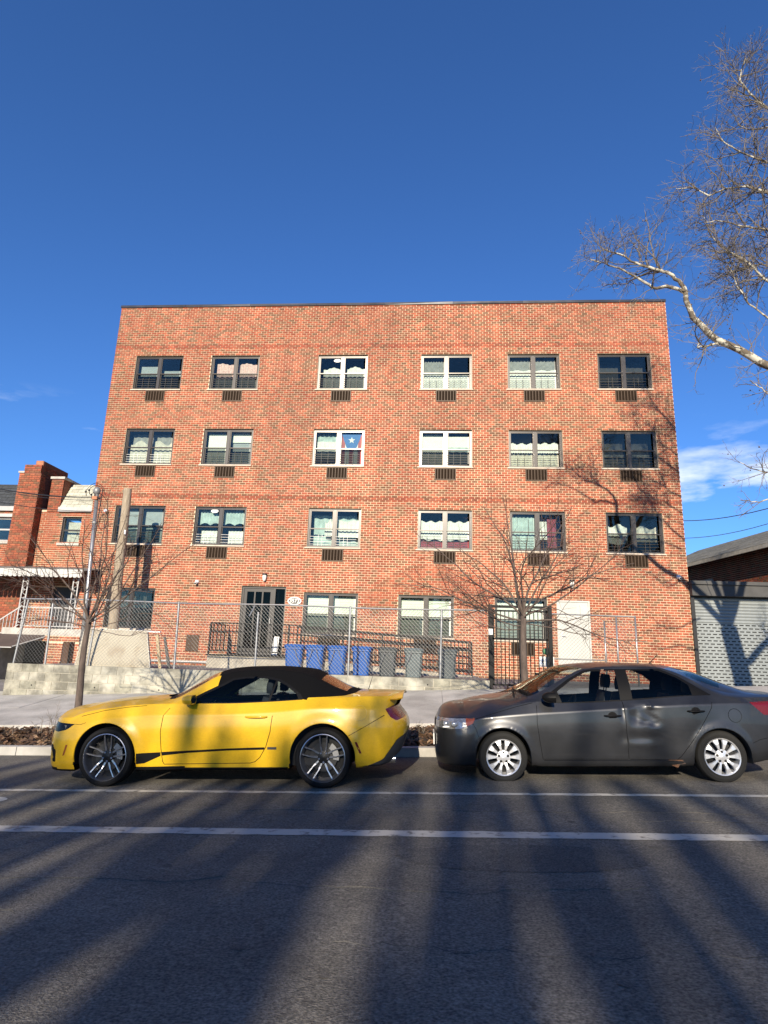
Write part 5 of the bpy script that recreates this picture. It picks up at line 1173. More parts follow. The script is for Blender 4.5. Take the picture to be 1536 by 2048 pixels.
def seat(parent, x, y, m='seat_dark', h=.62, w_=.5, z0=.42, lean=.22, head=True):
    b = MB()
    def rr_(cx, cz, tx, tz, L, th, wid):   # padded slab along direction
        n = 7; G = []
        for i in range(13):
            a = 2*math.pi*i/12; ce, se = math.cos(a), math.sin(a); pe = lambda q: math.copysign(abs(q)**.5, q)
            G.append([(cx+tx*L*t+(-tz)*th/2*pe(se)*(.8+.2*math.sin(math.pi*t)), y+wid/2*pe(ce)*(.82+.18*math.sin(math.pi*t**.8)), cz+tz*L*t+tx*th/2*pe(se)*(.8+.2*math.sin(math.pi*t))) for t in np.linspace(0, 1, n)])
        b.grid(np.array(G)); e0 = [g_[0] for g_ in G[:-1]]; e1 = [g_[-1] for g_ in G[:-1]]; b.add(e0, [tuple(range(12))]); b.add(e1, [tuple(range(12))[::-1]])
    rr_(x-.35, z0-.03, .99, .05, .48, .16, w_); cl = math.cos(lean); sl = math.sin(lean); rr_(x+.08, z0+.02, sl, cl, h, .15, w_)
    o = b.build('seat', m, parent, smooth=True, angle=50)
    if head: 
        b = MB(); rr_(x+.08+sl*(h+.04), z0+.02+cl*(h+.04), sl*.6, cl, .19, .11, .27); b.tube([(x+.08+sl*h, y-.06, z0+cl*h), (x+.08+sl*(h+.1), y-.06, z0+cl*(h+.1))], .008, 5); b.tube([(x+.08+sl*h, y+.06, z0+cl*h), (x+.08+sl*(h+.1), y+.06, z0+cl*(h+.1))], .008, 5); b.build('headrest', m, o, smooth=True, angle=50)
    return o
def cabin(parent, x0, x1, hw, zt, dash_x, zd):
    b = MB(); b.box(x0, x1, -hw, hw, .24, .28); b.box(x0-.02, x0, -hw, hw, .24, zt-.02)
    for sg in (-1, 1): b.box(x0, x1, sg*hw-.01, sg*hw+.01, .24, zt-.03)
    b.box(x1, x1+.02, -hw, hw, .24, zt)
    b.build('cabin_liner', 'cabin', parent)
    b = MB(); b.prism([(x0, .3), (dash_x, .45), (dash_x+.12, .62), (dash_x+.10, zd-.03), (dash_x-.05, zd+.02), (x0, zd+.0)], -hw+.02, hw-.02); b.build('dashboard', 'plastic_dark', parent)
    b = MB(); c = np.array((dash_x+.24, -.36, zd-.10)); P = [c+np.array((.075*math.cos(a), .18*math.sin(a)*1.0, .165*math.cos(a))) for a in np.linspace(0, 2*math.pi, 25)]; b.tube(P, .015, 6); b.bar(c+[0, -.16, 0], c+[0, .16, 0], .05, .03); b.tube([c, c+[-.2, 0, -.08]], .03, 6); b.build('steering_wheel', 'trim_black', parent)
def mirror_part(parent, x, y, z, m, w_=.2, h_=.13, d=.12):
    for sg in (-1, 1):
        b = MB(); G = []
        for i in range(13):
            a = 2*math.pi*i/12; pe = lambda q: math.copysign(abs(q)**.65, q)
            G.append([(x+d*t, sg*(abs(y)+w_*.5+w_*.5*pe(math.cos(a))*s_), z+h_*.5*pe(math.sin(a))*s_) for t, s_ in ((0, .35), (.15, .7), (.45, .95), (1, 1))])
        b.grid(np.array(G)); b.add([g_[0] for g_ in G[:-1]], [tuple(range(12))]); b.add([(p[0]-.004, p[1], p[2]) for p in [g_[-1] for g_ in G[:-1]]], [tuple(range(12))[::-1]])
        o = b.build('mirror', m, parent, smooth=True, angle=50)
        b = MB(); b.bar((x+d*.6, sg*(abs(y)-.06), z-h_*.42), (x+d*.6, sg*(abs(y)+w_*.5), z-h_*.35), .06, .03); b.build('mirror_stalk', 'trim_black', o)
        b = MB(); ctr = np.array((x+d+.001, sg*(abs(y)+w_*.5), z)); b.add([ctr+[0, w_*.42*math.cos(a), h_*.42*math.sin(a)] for a in np.linspace(0, 6.28, 13)[:-1]], [tuple(range(12))]); b.build('mirror_glass', 'chrome', o)
def handle_part(parent, cb, x0, x1, z, m, dz=.02, recess=True):
    for sg in (1, -1):
        n = 9; P = []
        for t in np.linspace(0, 1, n):
            x = x0+(x1-x0)*t; P.append((x, sg*(cb.ysurf(x, z)-.006-.028*math.sin(math.pi*t)**.5), z))
        b = MB(); b.tube(P, [.008]+[.0115]*(n-2)+[.008], 8); o = b.build('handle', m, parent, smooth=True)
        if recess:
            xm = (x0+x1)/2; b = MB(); ym = sg*(cb.ysurf(xm, z)-.002); b.add([(xm+.055*math.cos(a), ym-sg*0, z+.048*math.sin(a)) for a in np.linspace(0, 6.28, 17)[:-1]], [tuple(range(16))]); b.build('handle_recess', 'trim_black', o)
# ---- yellow convertible
mu = thing('convertible_car', 'yellow two-door convertible with black soft top and side stripe', 'car', (-3.93, 8.56, float(gz(-3.93))), None, (0, -math.atan(.04), 0)); mu.scale = (.992,)*3
FE = [
 [(-.55,0,.20),(3.3,0,.22)],
 [(-.55,.80,.165),(-.4,.84,.17),(.4,.865,.18),(1.5,.88,.20),(2.3,.895,.21),(3.1,.895,.23),(3.3,.87,.25)],
 [(-.55,.86,.28),(0,.915,.29),(.45,.897,.29),(1.0,.890,.30),(1.6,.890,.30),(2.2,.912,.31),(2.7,.945,.33),(3.1,.935,.35),(3.3,.90,.38)],
 [(-.55,.875,.52),(0,.937,.62),(.6,.925,.63),(1.3,.916,.64),(2.0,.928,.66),(2.7,.960,.72),(3.1,.945,.72),(3.3,.915,.70)],
 [(-.55,.84,.68),(-.3,.885,.745),(0,.905,.80),(.6,.905,.83),(1.3,.90,.835),(2.0,.905,.86),(2.7,.925,.92),(3.1,.905,.92),(3.3,.87,.90)],
 [(-.55,.79,.795),(-.35,.81,.865),(0,.828,.918),(.3,.83,.95),(.6,.83,.965),(1.0,.825,.967),(1.44,.82,.967),(2.0,.82,.985),(2.44,.815,1.01),(2.93,.79,1.035),(3.14,.77,1.045),(3.3,.75,1.045)],
 [(-.55,.60,.88),(-.2,.60,.965),(.2,.57,.995),(.55,.62,1.0),(.70,.70,1.0),(.96,.66,1.115),(1.28,.60,1.295),(1.6,.55,1.355),(2.0,.53,1.365),(2.3,.535,1.34),(2.5,.55,1.285),(2.65,.56,1.21),(2.85,.57,1.12),(3.05,.58,1.075),(3.14,.58,1.07),(3.3,.55,1.07)],
 [(-.55,0,.932),(-.35,0,.975),(-.136,0,1.003),(.117,0,1.02),(.375,0,1.035),(.5,0,1.04),(.62,0,1.07),(.9,0,1.22),(1.15,0,1.345),(1.36,0,1.395),(1.64,0,1.412),(1.97,0,1.414),(2.2,0,1.40),(2.46,0,1.37),(2.58,0,1.31),(2.71,0,1.245),(2.89,0,1.15),(3.07,0,1.085),(3.2,0,1.085),(3.3,0,1.08)],
]
cb = CarBody(FE, -.55, 3.3, [(-.93,.17),(-.985,.15),(-1.0,.27),(-1.0,.50),(-.985,.655),(-.965,.735),(-.945,.765),(-.925,.79)], [(3.45,.35),(3.58,.33),(3.68,.45),(3.735,.68),(3.60,.90),(3.655,1.005),(3.67,1.035),(3.675,1.055)], pw=.95, pwr=.8)
cb.flare(-.01, .345, .40, .020, .13); cb.flare(2.715, .345, .40, .016, .14)
v5, v6 = cb.vF[5], cb.vF[6]; X_, Z_, V_, TV = cb.x(), cb.z(), cb.v, cb.tv
def arch_poly(xc, zc, Ra): return [(xc-Ra, 0.0)]+[(xc+Ra*math.cos(a), zc+Ra*math.sin(a)) for a in np.linspace(math.pi, 0, 48)]+[(xc+Ra, 0.0)]
cb.region('underbody', mask=V_ < cb.vF[1])
cb.region('sill_trim', mask=(X_ > .38) & (X_ < 2.36) & (Z_ < .232), vmax=cb.vF[3])
cb.region('splitter', mask=(X_ < -.3) & (Z_ < .195), vmax=cb.vF[3])
door_p = [(.86,1.2),(.76,.915),(.70,.83),(.685,.64),(.705,.43),(.728,.295),(.75,.262),(1.822,.28),(1.884,.296),(1.944,.347),(2.015,.467),(2.066,.646),(2.083,.83),(2.06,1.2)]
cb.region('door', door_p, vmin=cb.vF[1], vmax=v5)
cb.region('diffuser', [(3.02,.05),(3.09,.205),(3.30,.27),(3.44,.325),(3.61,.54),(3.80,.62),(3.95,.05)], vmin=0, vmax=cb.vF[4])
cb.region('tail_light', [(3.465,.895),(3.57,.93),(3.66,.90),(3.715,.775),(3.60,.755),(3.53,.80)], vmin=cb.vF[3], vmax=v5)
cb.region('headlight', [(-.90,.75),(-.47,.722),(-.57,.655),(-.70,.628),(-.90,.645)], vmin=cb.vF[3], vmax=v6)
cb.region('air_intake', [(-1.1,.475),(-.76,.475),(-.68,.40),(-.68,.27),(-.735,.27),(-.765,.40),(-1.1,.425)], vmin=cb.vF[1], vmax=cb.vF[4])
cb.region('soft_top', mask=(V_ >= v6) & (X_ < 3.07) & (X_ > 1.285-.15*TV))
cb.region('soft_top', [(1.31,.80),(1.31,1.6),(3.07,1.6),(3.07,1.078),(2.95,1.052),(2.75,1.042),(2.50,1.034),(2.40,.80)], vmin=v5, vmax=v6)
cb.region('window_trim', [(.78,.90),(1.07,1.062),(1.36,1.203),(1.48,1.27),(1.66,1.288),(1.95,1.288),(2.12,1.25),(2.24,1.19),(2.40,1.08),(2.50,.94)], vmin=v5, vmax=v6)
cb.region('window', [(.90,.90),(1.14,1.062),(1.40,1.185),(1.5,1.245),(1.66,1.266),(1.9,1.266),(2.055,1.238),(1.975,.90)], vmin=v5+1, vmax=v6)
cb.region('quarter_window', [(2.00,.90),(2.08,1.230),(2.2,1.178),(2.35,1.075),(2.42,.94),(2.42,.90)], vmin=v5+1, vmax=v6)
cb.region('windscreen', mask=(V_ >= v6) & (TV > .05) & (X_ > .74-.17*TV) & (X_ < 1.245-.135*TV))
cb.region('cowl', mask=(V_ >= v6) & (TV > .05) & (X_ > .66-.17*TV) & (X_ <= .74-.17*TV))
cb.region('rear_glass', mask=(V_ >= v6) & (TV > .10) & (X_ > 2.62) & (X_ < 2.95))
cb.region('hole', arch_poly(-.01, .345, .405), vmax=cb.vF[4]); cb.region('hole', arch_poly(2.715, .345, .405), vmax=cb.vF[4])
cb.finish(mu, dict(body='yellow_paint', underbody='cabin', sill_trim='trim_black', splitter='trim_black', door='yellow_paint', diffuser='plastic_dark', tail_light='red_lens', headlight='lamp_dark', air_intake='trim_black', soft_top='soft_top', window_trim='trim_black', window='car_glass', quarter_window='car_glass', windscreen='windscreen', cowl='trim_black', rear_glass='windscreen'), {}, ('door', 'window', 'quarter_window', 'headlight', 'tail_light', 'window_trim', 'sill_trim', 'air_intake'))
dN, dF = cb.objs['door']
cb.line(door_p[1:-1], .004).build('door_seam', 'trim_black', dN)
cb.line([(3.03,.60),(3.25,.715),(3.46,.83)], .003).build('bumper_seam', 'trim_black', mu)
cb.line([(-.50,.722),(-.38,.72),(-.30,.745)], .003).build('bumper_seam', 'trim_black', mu)
cb.line([(3.16+.086*math.cos(a), .858+.086*math.sin(a)) for a in np.linspace(0, 2*math.pi, 25)], .003, dens=.05).build('fuel_flap', 'yellow_dust', mu)
cb.line([(.45,.945),(.2,.925),(-.1,.885),(-.4,.815)], .0035).build('bonnet_seam', 'trim_black', mu)
xs1 = np.linspace(.40, .70, 16); zl = np.interp(xs1, [.40, .50, .70], [.262, .272, .358]); zu = np.interp(xs1, [.40, .70], [.388, .402]); cb.ribbon(xs1, zu, zl).build('side_stripe', 'trim_black', mu)
xs1 = np.linspace(.715, 2.0, 60); zu = np.interp(xs1, [.7, 1.55, 2.02], [.404, .448, .465]); zl = np.interp(xs1, [.7, 1.0, 1.55, 2.02], [.360, .392, .424, .437]); cb.ribbon(xs1, zu, zl).build('side_stripe', 'trim_black', mu)
xs1 = np.linspace(2.035, 2.15, 8); cb.ribbon(xs1, np.full(8, .467), np.full(8, .438)).build('side_stripe', 'plastic_dark', mu)
for nm, P, m in (('side_marker', [(-.575,.35),(-.55,.36),(-.515,.48),(-.54,.48)], 'amber_lens'), ('side_marker', [(3.108,.53),(3.135,.53),(3.19,.40),(3.165,.40)], 'red_lens')):
    for sg in (1, -1): MB().add([(x, sg*(cb.ysurf(x, z)-.004), z) for x, z in P], [(0, 1, 2, 3)]).build(nm, m, mu)
# lower door crease and body sculpting lips round the arches
for xc in (-.01, 2.715): wheel_well(mu, cb, xc, .345, .405, .245)
for xc in (-.01, 2.715): P = [(xc+.405*math.cos(a), .345+.405*math.sin(a)) for a in np.linspace(math.pi*1.05, -.05*math.pi, 40)]; cb.line(P, .007, .006, dens=.06).build('arch_lip', 'yellow_paint', mu)
handle_part(mu, cb, 1.745, 2.02, .815, 'yellow_paint', recess=False)
mirror_part(mu, .955, .86, 1.02, 'yellow_paint', .19, .12, .14)
for x in (-.0, 2.715):
    for sd in (-1, 1): wheel(mu, (x, sd*.80, .342), .345, .278, .25, None, 'tyre', 'spoke', sd)
for sg in (-1, 1):   # lamp elements, exhausts, diffuser fins
    b = MB(); b.bar((-.70, sg*.755, .685), (-.585, sg*.835, .683), .012, .05); b.build('lamp_element', 'lamp_clear', cb.objs['headlight'][0 if sg < 0 else 1])
    b = MB(); b.lathe([(.045, 0), (.05, .0), (.05, .16), (.045, .16), (.04, .03), (.001, .03)], 18, 'x', (3.42, sg*.58, .29)); b.build('exhaust', 'chrome', mu, smooth=True, angle=40)
    for k in range(3): b = MB(); b.bar((3.50+.02*k, sg*(.50+.1*k), .47-.03*k), (3.60, sg*(.30+.1*k), .45-.03*k), .03, .02); b.build('diffuser_fin', 'trim_black', mu)
b = MB(); G = [[(3.52+.16*t, y, 1.052+.018*t*t+.010*(1-(y/.72)**2)-.05*(abs(y)/.72)**4) for t in np.linspace(0, 1, 5)] for y in np.linspace(-.70, .70, 25)]; b.grid(np.array(G)); b.grid(np.array([[(p[0], p[1], p[2]-.012) for p in q[::-1]] for q in G])); b.grid(np.array([[q[-1], (q[-1][0]+.004, q[-1][1], q[-1][2]-.02)] for q in G])); b.build('spoiler', 'yellow_paint', mu, smooth=True, angle=40)
b = MB(); b.tube([(3.15, .35, 1.08), (3.21, .35, 1.26)], [.006, .0025], 6); b.build('antenna', 'trim_black', mu)
for sg in (-.28, .28): b = MB(); b.bar((.60, sg-.22, 1.045), (.66, sg+.26, 1.06), .025, .02); b.build('wiper', 'trim_black', mu)
cabin(mu, .62, 2.75, .78, .96, .85, .93)
for sg in (-1, 1): seat(mu, 1.70, sg*.37, h=.60); 
seat(mu, 2.42, 0, h=.45, w_=1.1, head=False)
b = MB(); b.bar((.98, -.05, 1.24), (.98, .17, 1.24), .02, .06); b.build('rear_view_mirror', 'trim_black', mu)

# ---- grey saloon with dented door and flat front tyre
ki = thing('sedan_car', 'dark grey four-door saloon with dented rear door and flat front tyre', 'car', (.9596, 9.03, float(gz(.96))-.004), None, (0, -math.atan(.04), 0))
FE = [
 [(-.45,0,.20),(3.42,0,.24)],
 [(-.45,.74,.165),(-.3,.78,.17),(.37,.80,.18),(.5,.80,.17),(2.1,.81,.18),(2.3,.81,.19),(3.0,.80,.22),(3.2,.77,.25),(3.42,.70,.27)],
 [(-.45,.80,.30),(0,.86,.30),(.5,.845,.26),(1.3,.84,.265),(2.1,.85,.27),(2.65,.87,.30),(3.0,.86,.33),(3.2,.83,.35),(3.42,.77,.38)],
 [(-.45,.82,.52),(0,.88,.56),(.6,.875,.58),(1.4,.872,.60),(2.2,.875,.62),(2.65,.885,.64),(3.0,.87,.64),(3.2,.84,.62),(3.42,.79,.62)],
 [(-.45,.79,.70),(-.2,.85,.755),(.44,.868,.80),(1.4,.862,.86),(2.5,.868,.915),(3.0,.85,.925),(3.2,.82,.915),(3.42,.77,.91)],
 [(-.45,.72,.745),(-.2,.77,.80),(.16,.79,.905),(.47,.80,.945),(.8,.80,.925),(1.1,.798,.93),(1.5,.79,.95),(1.9,.785,.975),(2.4,.775,1.01),(2.65,.765,1.015),(3.0,.74,.99),(3.2,.71,.985),(3.42,.67,.985)],
 [(-.45,.5,.83),(-.1,.52,.945),(.2,.62,.975),(.40,.70,.99),(.55,.70,1.05),(.711,.675,1.13),(.935,.625,1.255),(1.147,.585,1.34),(1.5,.56,1.37),(1.7,.555,1.37),(2.08,.56,1.355),(2.29,.575,1.295),(2.42,.59,1.235),(2.64,.62,1.12),(2.9,.64,1.04),(3.2,.62,1.015),(3.42,.58,1.01)],
 [(-.45,0,.92),(-.38,0,.945),(-.13,0,.985),(.02,0,1.005),(.12,0,1.03),(.35,0,1.125),(.54,0,1.222),(.73,0,1.32),(.89,0,1.38),(1.12,0,1.41),(1.41,0,1.425),(1.78,0,1.418),(2.24,0,1.395),(2.47,0,1.35),(2.69,0,1.295),(2.98,0,1.18),(3.12,0,1.12),(3.2,0,1.085),(3.42,0,1.03)],
]
kb = CarBody(FE, -.45, 3.42, [(-.78,.17),(-.83,.14),(-.855,.28),(-.855,.50),(-.845,.66),(-.82,.72),(-.80,.745),(-.77,.775)], [(3.5,.3),(3.58,.3),(3.66,.42),(3.68,.62),(3.64,.9),(3.63,.985),(3.62,1.005),(3.62,1.015)], pw=.9, pwr=.8)
kb.flare(0, .292, .34, .014, .10); kb.flare(2.65, .292, .34, .014, .10)
v5, v6 = kb.vF[5], kb.vF[6]; X_, Z_, V_, TV = kb.x(), kb.z(), kb.v, kb.tv
kb.region('underbody', mask=V_ < kb.vF[1])
dfp = [(.50,1.2),(.448,.90),(.436,.69),(.457,.476),(.486,.262),(1.532,.266),(1.526,.953),(1.5,1.2)]
drp = [(1.545,1.2),(1.545,.266),(2.107,.262),(2.164,.308),(2.283,.453),(2.424,.639),(2.579,.868),(2.60,.936),(2.56,1.2)]
kb.region('front_door', dfp, vmin=kb.vF[1], vmax=v5); kb.region('rear_door', drp, vmin=kb.vF[1], vmax=v5)
kb.region('headlight', [(-.90,.725),(-.335,.738),(-.364,.68),(-.513,.618),(-.703,.60),(-.90,.61)], vmin=kb.vF[3], vmax=v6, mask=kb.cen[:, :, 1] < -.28)
kb.region('turn_signal', [(-.44,.80),(-.335,.738),(-.364,.68),(-.46,.635)], over=['headlight'])
kb.region('grille', mask=(X_ < -.70) & (kb.cen[:, :, 1] > -.27) & (Z_ > .60) & (Z_ < .70), vmax=v6)
kb.region('tail_light', [(3.056,.935),(3.8,.955),(3.8,.76),(3.215,.785)], vmin=kb.vF[3], vmax=v6, mask=kb.cen[:, :, 1] < -.25)
kb.region('window_trim', [(.50,.85),(.62,1.035),(.90,1.218),(1.1,1.318),(1.2,1.338),(2.1,1.338),(2.31,1.248),(2.45,1.155),(2.66,1.01),(2.66,.85)], vmin=v5, vmax=v6)
kb.region('window', [(.80,.85),(.735,1.065),(.935,1.202),(1.12,1.293),(1.2,1.31),(1.52,1.322),(1.505,.85)], vmin=v5+1, vmax=v6)
kb.region('rear_window', [(1.66,.85),(1.665,1.322),(2.07,1.316),(2.28,1.228),(2.40,1.138),(2.41,.85)], vmin=v5+1, vmax=v6)
kb.region('windscreen', mask=(V_ >= v6) & (TV > .04) & (X_ > .46-.33*TV) & (X_ < 1.12-.24*TV))
kb.region('cowl', mask=(V_ >= v6) & (TV > .04) & (X_ > .37-.33*TV) & (X_ <= .46-.33*TV))
kb.region('rear_glass', mask=(V_ >= v6) & (TV > .12) & (X_ > 2.46-.04*TV) & (X_ < 2.80+.36*TV))
kb.region('hole', arch_poly(0, .292, .345), vmax=kb.vF[4]); kb.region('hole', arch_poly(2.65, .292, .345), vmax=kb.vF[4])
kb.finish(ki, dict(body='grey_paint', underbody='cabin', front_door='grey_paint', rear_door='grey_paint', headlight='lamp_clear', turn_signal='amber_lens', grille='trim_black', tail_light='red_lens', window_trim='trim_black', window='car_glass_clear', rear_window='car_glass_clear', windscreen='windscreen', cowl='trim_black', rear_glass='windscreen'), dict(front_door='door', rear_door='door', rear_window='window'), ('front_door', 'rear_door', 'window', 'rear_window', 'headlight', 'turn_signal', 'tail_light', 'window_trim'))
fd, rd = kb.objs['front_door'][0], kb.objs['rear_door'][0]; rd['label'] = 'dented rear door'
# dents pushed into the near rear door (and the edge of the front one)
def dent(o):
    me = o.data; n = len(me.vertices); co = np.zeros(n*3); me.vertices.foreach_get('co', co); co = co.reshape(n, 3); x, z = co[:, 0], co[:, 2]
    def gs(cx, cz, rx, rz_, d, p=1.0): return d*np.exp(-(np.abs((x-cx)/rx)**2+np.abs((z-cz)/rz_)**2)**p)
    def ridge(x0, z0, x1, z1, wd_, d):
        dx_, dz_ = x1-x0, z1-z0; L2 = dx_*dx_+dz_*dz_; t = np.clip(((x-x0)*dx_+(z-z0)*dz_)/L2, 0, 1); dd = np.hypot(x-x0-t*dx_, z-z0-t*dz_); return d*np.exp(-(dd/wd_)**2)*np.sin(math.pi*np.clip(t*.9+.05, 0, 1))
    sgm = lambda q, w0: 1/(1+np.exp(-q/w0))
    pan = sgm(x-1.585, .012)*sgm(1.93-x, .030)*sgm(z-.672+.06*(x-1.75), .014)*sgm(.905-z, .012)      # stove-in panel
    dy = pan*(.012+.016*sgm(x-1.70, .05)*sgm(1.90-x, .05))+gs(1.66, .79, .05, .09, .012)
    dy += ridge(1.60, .86, 1.80, .885, .010, .008)-ridge(1.80, .90, 1.885, .885, .012, .012)+ridge(1.70, .695, 1.93, .668, .010, .012)-ridge(1.66, .70, 1.92, .64, .018, .008)-ridge(1.845, .955, 1.865, .885, .012, .012)
    dy += .002*np.sin(29*x+13*z+3*np.sin(17*z))*pan+gs(1.70, .52, .17, .06, .014)-gs(1.66, .44, .18, .05, .007)+gs(1.50, .84, .035, .10, .012)+gs(1.47, .52, .05, .08, .008)
    co[:, 1] += dy; me.vertices.foreach_set('co', co.ravel())
    if 'custom_normal' in me.attributes: me.attributes.remove(me.attributes['custom_normal'])
    me.update()
dent(rd); dent(fd)
kb.line(dfp[1:-1], .0035).build('door_seam', 'trim_black', fd); kb.line(drp[1:-1], .0035).build('door_seam', 'trim_black', rd)
kb.line([(-.33,.735),(-.1,.80),(.2,.885),(.40,.93)], .0035).build('bonnet_seam', 'trim_black', ki)
kb.line([(-.364,.68),(-.33,.62),(-.30,.52)], .003).build('bumper_seam', 'trim_black', ki); kb.line([(3.02,.46),(3.12,.50),(3.25,.52)], .003).build('bumper_seam', 'trim_black', ki)
kb.line([(2.849+.08*math.cos(a), .78+.08*math.sin(a)) for a in np.linspace(0, 2*math.pi, 25)], .003, dens=.05).build('fuel_flap', 'trim_black', ki)
kb.line([(.5,.247),(2.08,.25)], .005).build('sill_seam', 'rim_dark', ki)
for xc in (0, 2.65): wheel_well(ki, kb, xc, .292, .345, .215)
for xc in (0, 2.65): P = [(xc+.345*math.cos(a), .292+.345*math.sin(a)) for a in np.linspace(math.pi, 0, 40)]; kb.line(P, .006, .004, dens=.06).build('arch_lip', 'grey_paint', ki)
handle_part(ki, kb, 1.268, 1.478, .778, 'trim_black'); handle_part(ki, kb, 2.285, 2.490, .832, 'trim_black')
mirror_part(ki, .51, .84, 1.005, 'trim_black', .20, .135, .15)
for sd in (-1, 1):
    wheel(ki, (0, sd*.745, .280), .305, .218, .20, None, 'tyre_worn', 'cap', sd, flat=.025 if sd < 0 else .02)
    wheel(ki, (2.65, sd*.745, .297), .305, .218, .20, None, 'tyre_worn', 'cap', sd, flat=.008)
b = MB(); b.add([(x, kb.ysurf(x, z)-.003, z) for x, z in ((2.0,.262),(2.17,.262),(2.21,.215),(2.14,.205),(2.12,.165),(2.05,.19))], [tuple(range(6))]); b.build('rust_patch', 'rust', ki)
b = MB(); b.tube([(2.17, 0, 1.39), (2.31, 0, 1.52)], [.007, .004], 6); b.box(2.13, 2.21, -.03, .03, 1.385, 1.405); b.build('antenna', 'trim_black', ki)
for sg in (-.3, .25): b = MB(); b.bar((.20, sg-.2, 1.045), (.27, sg+.3, 1.085), .02, .02); b.build('wiper', 'trim_black', ki)
b = MB(); b.bar((.36, -.62, 1.03), (.30, -.45, 1.07), .025, .03); b.build('wiper', 'trim_black', ki)
b = MB(); b.box(-.87, -.855, -.26, .26, .36, .50); b.build('number_plate', 'white_plastic', ki)
for hi_, ho in enumerate(kb.objs['headlight']):
    sg = -1 if hi_ == 0 else 1
    for (x, y, z, r_) in ((-.60, .775, .668, .045), (-.70, .68, .665, .05)):
        b = MB(); b.sphere((x, sg*y, z), r_, 14, 8, (1, .6, .8)); b.build('reflector', 'lamp_clear', ho, smooth=True)
    b = MB(); b.sphere((-.70, sg*.70, .628), .03, 10, 6, (1.8, .5, .45)); b.build('bulb', 'white_plastic', ho, smooth=True)
cabin(ki, .40, 2.90, .74, .93, .72, .93)
for sg in (-1, 1): seat(ki, 1.42, sg*.36, h=.60)
seat(ki, 2.30, -.36, h=.55, w_=.6); seat(ki, 2.30, .36, h=.55, w_=.6)
b = MB(); b.bar((.62, -.1, 1.25), (.62, .12, 1.25), .02, .06); b.build('rear_view_mirror', 'trim_black', ki)
# ------------------------------------------------------------------ trees
mat('bark_young', (0.11, 0.082, 0.066), .9, var=.35, vscale=18, stretch=(1, 1, .25), bump=.5, bscale=60)
mat('twig_red', (0.075, 0.045, 0.036), .85, var=.2, vscale=20)
mat('twig_grey', (0.165, 0.14, 0.11), .85, var=.3, vscale=12)
mat('bark_sycamore', (0.50, 0.47, 0.38), .85, c2=(0.12, 0.095, 0.065), vscale=6.5, detail=6, lo=.44, hi=.53, bump=.3, bscale=20)
mat('seed_ball', (0.10, 0.065, 0.045), .95)
mat('bark_dark', (0.12, 0.10, 0.08), .9, var=.3, vscale=6)
def unit(v): return v/(np.linalg.norm(v)+1e-9)
class Tree:
    def __init__(s, seed): s.r = np.random.default_rng(seed); s.br = {}     # level -> list of (P,R)
    def poly(s, p, d, L, r0, r1, K, wob, up):
        P = [np.array(p, float)]; d = unit(np.array(d, float)); st = L/(K-1)
        for i in range(K-1):
            d = unit(d+s.r.normal(0, wob, 3)+np.array([0, 0, up])); P.append(P[-1]+d*st)
        return np.array(P), np.linspace(r0, r1, K)
    def put(s, lv, P, Rr): s.br.setdefault((lv, len(P)), []).append((P, Rr))
    def spawn(s, lv, P, Rr, spec, i0=0.15):
        """children along a branch; spec: list of (count per metre, length range, angle range, K, wobble, up, r end)"""
        if not spec: return
        per, Lr, Ar, K, wob, up, rmin = spec[0]
        seg = np.linalg.norm(np.diff(P, axis=0), axis=1); L = seg.sum(); cum = np.r_[0, np.cumsum(seg)]
        n = s.r.poisson(per*L) if per*L < 30 else int(per*L); n = max(n, 1)
        for k in range(n):
            t = i0+(1-i0)*s.r.uniform()**.85; a = t*L; j = min(np.searchsorted(cum, a)-1, len(seg)-1); j = max(j, 0); u = (a-cum[j])/seg[j]
            p = P[j]+(P[j+1]-P[j])*u; rr = Rr[j]+(Rr[j+1]-Rr[j])*u; T = unit(P[j+1]-P[j])
            q = unit(np.cross(T, s.r.normal(0, 1, 3))); ang = R(s.r.uniform(*Ar)); d = T*math.cos(ang)+q*math.sin(ang)
            L2 = s.r.uniform(*Lr)*(1.15-.65*t); r0 = min(rr*.7, max(rmin, L2*.010+rmin*.5))
            C, Rc = s.poly(p, d, L2, r0, max(rmin*.55, r0*.35), K, wob, up); s.put(lv, C, Rc); s.spawn(lv+1, C, Rc, spec[1:], .12)
    def mesh(s, levels, sides):
        b = MB()
        for (lv, K), L in sorted(s.br.items()):
            if lv in levels: b.tubes(np.array([q[0] for q in L]), np.array([q[1] for q in L]), sides[lv] if lv in sides else 3)
        return b
    def ends(s, lv): return [q[0][-1] for (l, K), L in s.br.items() if l == lv for q in L]
def street_tree(name, label, base, fork, seed, leaders, spec, r0, tw='twig_red', group=None):
    t = Tree(seed); o = thing(name, label, 'tree', base, group); base, fork = np.array(base, float), np.array(fork, float)
    P = [base-np.array([0, 0, .15])]+[base+(fork-base)*u+np.array([.012*math.sin(7*u), .01*math.cos(5*u), 0]) for u in np.linspace(.03, 1, 9)]
    b = MB(); b.tube(P, np.r_[r0*1.35, np.linspace(r0*1.08, r0*.74, 9)], 14); b.build('trunk', 'bark_young', o, smooth=True)
    for (az, el, L, z0, rr) in leaders:
        p = base+(fork-base)*z0; d = (math.cos(R(el))*math.sin(R(az)), math.cos(R(el))*math.cos(R(az)), math.sin(R(el)))
        C, Rc = t.poly(p, d, L*1.12, rr*.62, .005, 12, .11, .006); t.put(0, C, Rc); t.spawn(1, C, Rc, spec, .18)
    t.mesh((0,), {0: 8}).build('limbs', 'bark_young', o, smooth=True); tag(t.mesh((1, 2, 3), {1: 5, 2: 3, 3: 3}).build('crown', tw, o), kind='stuff')
    return t
